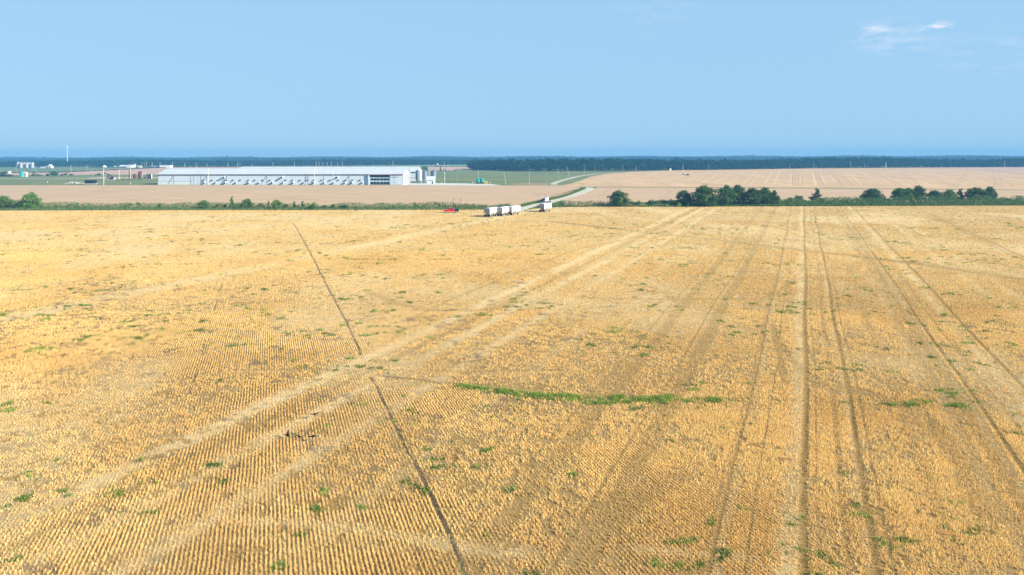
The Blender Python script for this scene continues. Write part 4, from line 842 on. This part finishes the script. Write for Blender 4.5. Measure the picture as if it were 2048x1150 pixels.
# black container, rubble pile
YC = G(181, 369.0).y
b = empty('container', AT(181.5, YC+8), 0, 'long black container with a pale base beside the rubble pile', 'container'); w_ = (AT(192, YC).x-AT(171, YC).x)/2
m_ = MB(); m_.box(-w_, w_, -1.3, 1.3, .5, 3.3); m_.build('body', mat('black_paint', (.012, .018, .03), .5, .2), b, bevel=.05)
m_ = MB()
for k in range(22): xx = -w_+.3+k*(2*w_-.6)/21; m_.box(xx-.06, xx+.06, -1.37, -1.305, .6, 3.2)
m_.build('ribs', black_m, b); m_ = MB(); m_.box(-w_-.6, w_+.6, -1.5, 1.5, 0, .48); m_.build('base', conc, b)
V = []; F = []
pr = random.Random(3); mbp = MB(); c0 = AT(148, G(148, 369).y+12)
for k in range(170):
    t = pr.uniform(-1, 1); hmax = 1.9*(1-abs(t)**1.6)+.2; p = Vector((t*7.2, pr.uniform(-2.4, 2.4), 0)); s = pr.uniform(.3, .8); z = pr.uniform(0, max(.1, hmax-abs(p.y)*.5))
    q = [(p.x+s*pr.uniform(.5, 1)*a, p.y+s*pr.uniform(.5, 1)*b_, z+s*.7*pr.uniform(.5, 1)*c_) for a in (-1, 1) for b_ in (-1, 1) for c_ in (-1, 1)]
    mbp.add(q, [(0, 1, 3, 2), (4, 6, 7, 5), (0, 4, 5, 1), (2, 3, 7, 6), (0, 2, 6, 4), (1, 5, 7, 3)])
o = mbp.build('rubble_pile', mat('pale_rubble', (.42, .39, .36), .95, .3, .8)); o.location = c0; tag(o, 'low heap of pale broken rubble left of the black container', 'rubble')
# teal tank with yellow parts on the yard
YT = G(960, 367.5).y
b = empty('separator_tank', AT(960.5, YT), 0, 'squat teal twin tank on the yard with yellow gear on both sides', 'tank')
m_ = MB()
for xx in (-1.6, 1.6):
    m_.tube((xx, 0, 1.2), (xx, 0, 3.9), 1.55, n=18)
m_.build('tank', teal, b, smooth=True); m_ = MB()
for xx in (-1.6, 1.6): m_.lathe([(1.55, 3.9), (.3, 4.4), (.3, 4.6)], 14, (xx, 0))
m_.build('lid', teal, b)
m_ = MB(); m_.box(-3.2, 3.2, -1.5, 1.5, 0, 1.2); m_.build('skid', pj_m, b, bevel=.04)
yel = mat('yellow_paint', (.75, .48, .05), .5, .1)
b = empty('valve_set', AT(951, YT), 0, 'pale yellow valve set left of the teal twin tank', 'valve'); m_ = MB(); m_.box(-.9, .9, -.4, .4, .2, 1.0); m_.tube((.6, 0, 0), (.6, 0, 2.1), .2, n=6); m_.build('body', mat('pale_yellow', (.75, .62, .3), .6, .1), b); m_ = MB(); m_.tube((-1.4, 0, .5), (1, 0, .5), .15, n=6); m_.build('pipe', cream, b)
b = empty('valve_set', AT(971.5, YT), 0, 'yellow pipe gate right of the teal twin tank', 'valve'); m_ = MB()
for xx in (-1.3, -.4, .5, 1.4): m_.tube((xx, 0, 0), (xx, 0, 2.1), .14, n=6)
m_.build('post', yel, b); m_ = MB(); m_.tube((-1.3, 0, 1.9), (1.4, 0, 1.9), .14, n=6); m_.tube((-1.3, 0, 1.0), (1.4, 0, 1.0), .14, n=6); m_.build('rail', yel, b)
for px, py, lb in [(883,367.5,'short white marker post left of the yard pole'),(945,367,'short white marker post left of the teal twin tank'),(980,368,'short white marker post right of the yellow pipe gate'),(95,365.5,'white marker post alone in the left pasture'),(261,368.8,'short white post in the grass below the brown stack')]:
    o = MB(); o.tube((0, 0, 0), (0, 0, 1.6), .17, .14, 6); o.tube((0, 0, 1.6), (0, 0, 1.75), .14, .03, 6); ob = o.build('marker_post', cream); ob.location = G(px, py); tag(ob, lb, 'post', 'short marker posts')

# ------------------------------------------------------------------ poles
def make_pole(px, by, ty, label, m=lwood, arm=True, lean=0.0, r=.16, Yd=None, group='utility poles', name='utility_pole', head=None):
    p = G(px, by) if Yd is None else AT(px, Yd); h = ZAT(px, ty, p.y)
    b = empty(name, p, random.uniform(-.3, .3), label, 'pole' if name == 'utility_pole' else 'street lamp', group); b.rotation_euler[1] = lean
    q = MB(); q.tube((0, 0, -.2), (0, 0, h), r*1.15, r*.8, 8); q.build('shaft', m, b)
    if arm:
        q = MB(); q.box(-1.2, 1.2, -.07, .07, h-.75, h-.6); q.build('crossarm', m, b)
        for xx in (-1.05, 1.05): q = MB(); q.tube((xx, 0, h-.59), (xx, 0, h-.35), .06, .04, 6); q.build('insulator', grey_m, b)
    if head:
        q = MB(); q.lathe([(.2, h-.1), (1.5, h+.0), (1.5, h+.25), (.9, h+1.0), (.3, h+1.3)], 14, (.7, 0)); q.build('lamp_shade', wpaint, b, smooth=True)
        q = MB(); q.tube((0, 0, h+.9), (0, 0, h+2.6), .06, n=5); q.build('rod', grey_m, b)
    return b
make_pole(12, 352.5, 339, 'thin dark pole standing left of the teal tank', dwood, r=.13)
make_pole(32.5, 344, 332.5, 'pale pole in front of the leftmost grain bin'); make_pole(70.5, 344.5, 332, 'pale pole right of the grain bin row')
make_pole(107.3, 342, 331, 'pale pole right of the tall bright white shed'); make_pole(142, 343, 330.5, 'paired pale pole below the radio mast', r=.3)
make_pole(175, 341, 329, 'pale pole right of the round white far tank'); make_pole(165.3, 351.5, 341.5, 'thin dark pole in the pasture below the round white far tank', dwood, arm=False, r=.1)
make_pole(136.5, 369, 344, 'dark leaning pole planted in the rubble pile', dwood, lean=R(-1.6), r=.2)
make_pole(183.5, 358.5, 337.5, 'slim pole with a small dark top above the black container', grey_m, arm=False, r=.11)
make_pole(207.5, 370.3, 334.3, 'white lamp post with a broad round shade right of the black container', wpaint, arm=False, r=.17, name='lamp_post', head=True, group='lamp posts')
make_pole(236.5, 336, 325, 'far thin pole left of the far long warehouse', arm=False); make_pole(238.4, 358.5, 339, 'cream pole between the pumpjack and the small wellhead', cream, arm=False, r=.2)
make_pole(264.5, 335.3, 324.5, 'far pole between the warehouse and the steeple'); make_pole(284.3, 334, 324.6, 'far pole right of the steeple, first of a close three'); make_pole(289, 334, 324, 'far pole right of the steeple, middle of a close three'); make_pole(293, 334, 322.5, 'far pole right of the steeple, last of a close three', r=.3)
make_pole(260.6, 358.4, 335, 'cream pole touching the thick brown stack', cream, arm=False, r=.2)
FAR = [(304.5,325),(320,325),(345,324.5),(369.5,325),(392.5,325.5),(414,326.5),(455.5,325),(475.5,323.5),(480,325),(504,327.5),(545.5,324),(589,323.5),(632.5,323),(638,324),(646,324.5),(654.5,324.5),(662.5,323.5),(675.5,325.5),(684.5,322.5),(785.5,322)]
ORD = ['first','second','third','fourth','fifth','sixth','seventh','eighth','ninth','tenth','eleventh','twelfth','thirteenth','fourteenth','fifteenth','sixteenth','seventeenth','eighteenth','nineteenth','last']
for k, (px, ty) in enumerate(FAR): make_pole(px, 0, ty, ORD[k]+' far pole from the left in the line of poles above the long barn roof', Yd=1480, r=.22, group='far line of poles behind the barn', m=wpaint)
make_pole(874, 0, 329, 'far thin lamp pole above the rightmost feed silo', Yd=1000, arm=False, r=.2, m=dwood, head=True, name='lamp_post', group='lamp posts'); make_pole(888.5, 0, 322.5, 'far pale pole above the white yard pole', Yd=1300, arm=False, m=wpaint)
make_pole(942.5, 0, 323, 'far pale pole left of the near wood\'s tip', Yd=1300, arm=False, m=wpaint)
make_pole(396, 370, 342.5, 'dark slim pole in front of the barn\'s first fans', dwood, arm=False, r=.12); make_pole(417, 370, 336, 'cream pole taller than the barn eave beside the first fans', cream, arm=False, r=.13)
make_pole(629, 370, 335, 'cream pole in front of the barn right of the middle', cream, arm=False, r=.13); make_pole(666.3, 370, 341, 'white thin pole in front of the barn three fans from the right', wpaint, arm=False, r=.13)
make_pole(819.3, 371, 333, 'tall utility pole at the barn\'s bright gable corner', r=.24); make_pole(842.3, 371, 345.5, 'white pole between the two front feed silos', wpaint, arm=False, r=.18)
make_pole(889.3, 371, 341, 'white pole on the yard right of the feed silos', wpaint, arm=False, r=.15); make_pole(914.5, 371, 343, 'thin grey pole halfway between silos and teal twin tank', grey_m, arm=False, r=.1)
make_pole(956.5, 366, 341, 'grey pole directly behind the teal twin tank', lwood, arm=False, r=.15)
make_pole(1011.8, 370, 343, 'leaning pale pole right of the yellow pipe gate', lwood, arm=False, lean=R(-9), r=.16); make_pole(1058.5, 370, 344, 'straight pale pole midway between teal tank and far road', lwood, arm=False, r=.17)
make_pole(1092, 366, 345, 'faint thin grey pole in the green pasture', grey_m, arm=False, r=.09)
make_pole(1118.5, 358.5, 339, 'leaning pale pole just left of the far road', lwood, arm=False, lean=R(-9), r=.17); make_pole(1139, 353, 333, 'most slanted tall pale pole left of the far road', lwood, arm=False, lean=R(-16), r=.18)
make_pole(1169, 347, 330, 'pale pole beside the far road\'s bend', lwood, arm=False, lean=R(-3), r=.17); make_pole(1189.5, 0, 331, 'thin pole against the wood right of the far road', Yd=930, arm=False, r=.14)
make_pole(1245.5, 0, 329, 'thin pole against the near wood above the round dark tree', Yd=990, arm=False); make_pole(1273, 0, 329, 'thin pole against the near wood above the peaked bush', Yd=1000, arm=False)
make_pole(1366.2, 0, 329.5, 'pole standing in the brushy clump of the harvested field', Yd=820, arm=False, m=cream)
o = MB(); o.box(-1.2, 1.2, -.3, .3, 1, 4); o.tube((-1, 0, 0), (-1, 0, 1), .15, n=6); o.tube((1, 0, 0), (1, 0, 1), .15, n=6); ob = o.build('sign_board', cream); ob.location = AT(1341, 985); tag(ob, 'small pale board against the near wood above the big grove', 'sign')
make_pole(1417, 0, 329, 'thin pole against the near wood above the big grove\'s middle', Yd=1030, arm=False); make_pole(1579.5, 0, 329, 'thin pole against the near wood left of the straight field tracks', Yd=1140, arm=False)
make_pole(1627, 0, 326, 'small pole against the wood above the lone pyramid tree', Yd=1170, arm=False); make_pole(1701.5, 0, 323.5, 'tall pale pole against the wood right of the lone pyramid tree', Yd=1180, m=cream); make_pole(1729, 0, 326, 'faint pole left of the thick pale one against the wood', Yd=1180, arm=False, m=grey_m)
make_pole(1771.8, 0, 325, 'thick pale pole against the wood right of the lone domed tree', Yd=1190, m=cream, r=.4, arm=False); make_pole(1883, 0, 329, 'faint thin pole against the wood above the right hand grove', Yd=1210, arm=False, m=grey_m); make_pole(2009, 0, 321.5, 'tall pale pole against the wood near the right picture edge', Yd=1220, m=cream)
for px, lb in ((905, 'left of two short leaning brown stubs standing in the wheat'), (919.5, 'right of two short leaning brown stubs standing in the wheat')):
    p = G(px, 406.3, 0); o = MB(); o.tube((0, 0, 0), (.55, 0, 2.2), .14, .12, 7); o.tube((.55, 0, 2.2), (.75, 0, 2.35), .12, .05, 7); ob = o.build('leaning_stub', dwood); ob.location = p; tag(ob, lb, 'post', 'leaning stubs in the wheat')

# ------------------------------------------------------------------ vehicles
chrome = mat('wheel_rim', (.72, .72, .74), .3, .05, 2, .6)
def wheel(par, x, y, r, w, rim=chrome):
    t = MB(); t.tube((x, y-w/2, r), (x, y+w/2, r), r, n=18); o = t.build('wheel', black_m, par, smooth=True, bevel=0)
    q = MB(); q.tube((x, y-w/2-.03, r), (x, y+w/2+.03, r), r*.58, n=14); q.build('rim', rim, o, smooth=True)
def make_trailer(label, px, by, yaw):
    b = empty('grain_trailer', G(px, by), yaw, label, 'trailer', 'hopper grain trailers')
    Lh = 3.5; W = 1.28; b.scale = (.93, .93, .93)
    q = MB(); q.box(-Lh, Lh, -W, W, 1.75, 3.35); q.build('tub', tub_m, b, bevel=.05)
    q = MB()
    for x0 in (-Lh+.1, .15):
        x1 = x0+Lh-.25; xm = (x0+x1)/2
        q.add([(x0, -W+.05, 1.74), (x1, -W+.05, 1.74), (x1, W-.05, 1.74), (x0, W-.05, 1.74), (xm-.4, -.4, .75), (xm+.4, -.4, .75), (xm+.4, .4, .75), (xm-.4, .4, .75)], [(3, 2, 1, 0), (4, 5, 6, 7), (0, 1, 5, 4), (1, 2, 6, 5), (2, 3, 7, 6), (3, 0, 4, 7)])
    q.build('hopper', wpaint, b)
    q = MB(); nn = 9
    V = []; 
    for xx in (-Lh-.03, Lh+.03):
        for k in range(nn): t = math.pi*k/(nn-1); V.append((xx, -(W+.03)*math.cos(t), 3.36+.38*math.sin(t)))
    q.add(V, [(k, k+1, nn+k+1, nn+k) for k in range(nn-1)]+[tuple(range(nn)), tuple(range(nn, 2*nn))]); q.build('tarp', mat_tarp, b)
    q = MB()
    for k in range(11): xx = -Lh+.3+k*(2*Lh-.6)/10; q.box(xx-.03, xx+.03, -W-.05, -W-.005, 1.8, 3.3); q.box(xx-.03, xx+.03, W+.005, W+.05, 1.8, 3.3)
    q.build('ribs', wpaint, b)
    q = MB(); q.box(-Lh-.1, -Lh-.02, -W-.02, W+.02, 1.7, 3.4); q.build('end_panel', end_m, b)
    q = MB(); q.box(-Lh-.16, -Lh-.105, -.5, .6, 2.35, 2.55); q.box(-Lh-.16, -Lh-.105, -.55, .2, 2.8, 2.95); q.box(-Lh-.16, -Lh-.105, -W, W, 1.72, 1.84); q.build('end_rail', grey_m, b)
    q = MB(); q.box(-Lh, Lh, -.5, -.35, 1.3, 1.5); q.box(-Lh, Lh, .35, .5, 1.3, 1.5); q.build('chassis', black_m, b)
    for xx in (-2.9, -1.75, 1.75):
        for yy_ in (-W+.2, W-.2): wheel(b, xx, yy_, .5, .42)
    for yy_ in (-.8, .8): q = MB(); q.box(2.7, 2.85, yy_-.08, yy_+.08, .1, 1.6); q.box(2.55, 3.0, yy_-.2, yy_+.2, 0, .1); q.build('landing_leg', grey_m, b)
    q = MB(); q.box(-Lh-.05, -Lh+.02, -W, -.2, .35, 1.15); q.box(-Lh-.05, -Lh+.02, .2, W, .35, 1.15); q.build('mud_flap', black_m, b)
    return b
tub_m = mat('bright_white_paint', (.80, .80, .80), .4, .04, 1); mat_tarp = mat('grey_tarp', (.55, .58, .62), .7, .1, 1); end_m = mat('shaded_grey_end_panel', (.24, .25, .29), .5, .12, 1.2)  # end panel grey carries the shade of the trailer's unlit end
YAW = R(62)
make_trailer('nearest and leftmost of three white grain trailers parked together', 983, 434.5-1, YAW)
make_trailer('middle of three white grain trailers parked together', 1007, 431.8, YAW+.02)
make_trailer('farthest and rightmost of three white grain trailers parked together', 1027, 429.8, YAW-.03)
make_trailer('single white grain trailer standing alone below the truck on the road', 1091, 423.6, YAW-.02)

red_m = mat('red_car_paint', (.55, .015, .03), .25, .05, 1)
b = empty('pickup_truck', G(903, 425.5), math.pi+R(4), 'red crew cab pickup with a black bed parked at the hedge', 'pickup')
def loft(mb, prof, w0, taper):     # side outline (x,z) with narrower top
    n = len(prof); V = []
    for s in (-1, 1):
        for x, z in prof: V.append((x, s*(w0-(max(0, z-1.15))*taper), z))
    mb.add(V, [(k, (k+1) % n, n+(k+1) % n, n+k) for k in range(n)]+[tuple(range(n))[::-1], tuple(range(n, 2*n))])
q = MB(); loft(q, [(.55, .55), (3.05, .6), (3.1, .95), (2.95, 1.18), (1.65, 1.3), (-1.15, 1.3), (-1.15, .55)], 1.0, 0); q.build('body', red_m, b, bevel=.05)
q = MB(); loft(q, [(1.6, 1.30), (.85, 1.92), (-.85, 1.94), (-1.12, 1.30)], .96, .28); q.build('cab', red_m, b, bevel=.04)
q = MB(); 
for s in (-1, 1):
    q.add([(1.3, s*.955, 1.38), (.78, s*.80, 1.84), (.1, s*.80, 1.84), (.1, s*.955, 1.38)], [(0, 1, 2, 3)]); q.add([(0, s*.955, 1.38), (0, s*.80, 1.84), (-.75, s*.80, 1.86), (-.9, s*.955, 1.38)], [(0, 1, 2, 3)])
q.add([(1.62, -.85, 1.34), (1.62, .85, 1.34), (.93, .74, 1.90), (.93, -.74, 1.90)], [(0, 1, 2, 3)]); q.build('window', glass_m, b)
q = MB(); q.box(-2.95, -1.17, -1.0, 1.0, .6, 1.25); q.build('bed', mat('black_car_paint', (.015, .02, .03), .3, .1), b, bevel=.05)
q = MB(); q.box(-2.5, -1.35, -.7, .7, 1.26, 1.6); q.build('tool_box', black_m, b, bevel=.04)
q = MB(); q.box(-3.1, -2.96, -.95, .95, .55, 1.2); q.build('tailgate', wpaint, b, bevel=.03)
q = MB(); q.box(3.05, 3.2, -.95, .95, .45, .72); q.build('bumper', chrome, b, bevel=.03)
for s in (-.75, .75): q = MB(); q.box(3.04, 3.12, s-.18, s+.18, .82, 1.02); q.build('headlight', wpaint, b)
for xx in (2.1, -2.0):
    for yy_ in (-.88, .88): wheel(b, xx, yy_, .41, .28)
b = empty('semi_truck', G(1090, 406.2), R(235), 'white semi truck with dark grille and windscreen coming down the road verge', 'truck')
b.scale = (.82, .82, .82)
q = MB(); q.box(-.6, 1.5, -1.15, 1.15, 1.1, 2.95); q.build('cab', wpaint, b, bevel=.1)
q = MB(); q.box(-2.0, -.62, -1.2, 1.2, 1.1, 3.5); q.build('sleeper', wpaint, b, bevel=.12)
q = MB(); q.box(1.5, 3.2, -.95, .95, .9, 1.95); q.build('hood', mat('dark_blue_paint', (.03, .045, .08), .35, .1), b, bevel=.1)
q = MB(); q.box(3.21, 3.28, -.7, .7, .85, 1.85); q.build('grille', black_m, b)
q = MB(); q.box(3.15, 3.45, -1.15, 1.15, .4, .8); q.build('bumper', chrome, b, bevel=.04)
q = MB(); q.box(1.505, 1.54, -1.0, 1.0, 2.0, 2.75); q.box(.3, 1.3, -1.17, -1.155, 2.0, 2.7); q.box(.3, 1.3, 1.155, 1.17, 2.0, 2.7); q.build('window', glass_m, b)
q = MB(); q.box(-5.2, 3.1, -.5, -.3, .7, 1.0); q.box(-5.2, 3.1, .3, .5, .7, 1.0); q.build('chassis', black_m, b)
for s in (-.95, .95): q = MB(); q.tube((-.5, s*1.3, 1), (-.5, s*1.3, 3.9), .09, n=8); q.build('exhaust', chrome, b)
for s in (-.8, .8): q = MB(); q.box(3.2, 3.27, s-.15, s+.15, 1.1, 1.35); q.build('headlight', wpaint, b)
for xx in (2.3, -3.2, -4.5):
    for yy_ in (-1.0, 1.0): wheel(b, xx, yy_, .52, .4)

# ------------------------------------------------------------------ crows
crow_m = mat('black_feathers', (.012, .010, .012), .6, .2, 5)
def crow(label, px, py, z, yaw, wings, pitch=0):
    b = empty('crow', G(px, py, 0)+Vector((0, 0, z)), yaw, label, 'bird', 'crows over the stubble'); b.rotation_euler[1] = pitch; b.scale = (.8, .8, .8)
    q = MB(); prof = [(-.36, .015, .05), (-.25, .035, .06), (-.12, .075, .09), (0, .095, .10), (.10, .085, .115), (.17, .05, .14), (.21, .052, .155), (.26, .035, .155), (.28, .014, .15), (.34, .004, .145)]
    n = 10; V = []; F = []
    for x, r, zz in prof:
        for k in range(n): t = 2*math.pi*k/n; V.append((x, r*math.cos(t)*(1.4 if x < -.3 else 1), zz+r*math.sin(t)*(.4 if x < -.3 else 1)))
    for j in range(len(prof)-1):
        for k in range(n): F.append((j*n+k, j*n+(k+1) % n, (j+1)*n+(k+1) % n, (j+1)*n+k))
    F += [tuple(range(n))[::-1], tuple(range((len(prof)-1)*n, len(prof)*n))]; q.add(V, F); q.build('body', crow_m, b, smooth=True)
    for s in (-1, 1):
        w = MB()
        if wings:
            u = wings; pts = [(.10, .07, .13), (.12, .25, .13+u*.12), (.04, .48, .13+u*.30), (-.10, .50, .12+u*.30), (-.12, .30, .12+u*.13), (-.10, .08, .10)]
        else: pts = [(.10, .08, .15), (.02, .105, .15), (-.30, .06, .08), (-.33, .03, .05), (-.1, .11, .05), (.08, .10, .08)]
        pts = [(x, s*y, z_) for x, y, z_ in pts]; m = len(pts); w.add(pts+[(x, y, z_-.014) for x, y, z_ in pts], [tuple(range(m)), tuple(range(m, 2*m))[::-1]]+[(k, (k+1) % m, m+(k+1) % m, m+k) for k in range(m)]); w.build('wing', crow_m, b)
    if not wings:
        for s in (-.03, .03): l = MB(); l.tube((0, s, .03), (.01, s, -.14), .008, n=5); l.tube((.01, s, -.14), (.07, s, -.15), .006, n=4); l.build('leg', crow_m, b)
crow('crow with raised wings, leftmost of three level with each other', 574, 882, .35, R(200), 1.1, R(-15))
crow('smaller folded crow between the left and the wide winged crow', 598, 881, .25, R(160), 0)
crow('crow with wide flat wings, rightmost of three level with each other', 626, 888, .5, R(95), .15)
crow('crow apart above the other three, wings half open', 629, 841, .45, R(120), .35)

# ------------------------------------------------------------------ haze
hz = MB(); hz.box(-3650, 3650, -100, 3650, -1, 46)
hm = bpy.data.materials.new('haze'); hm.use_nodes = True; t = hm.node_tree; t.nodes.clear()
pv = t.nodes.new('ShaderNodeVolumePrincipled'); pv.inputs['Color'].default_value = (.18, .48, .84, 1); pv.inputs['Density'].default_value = .00026; pv.inputs['Anisotropy'].default_value = 0
ou = t.nodes.new('ShaderNodeOutputMaterial'); t.links.new(pv.outputs[0], ou.inputs['Volume'])
ho = hz.build('haze', hm); tag(ho, 'thin blue summer haze in the air over the fields', 'haze', kind='stuff')
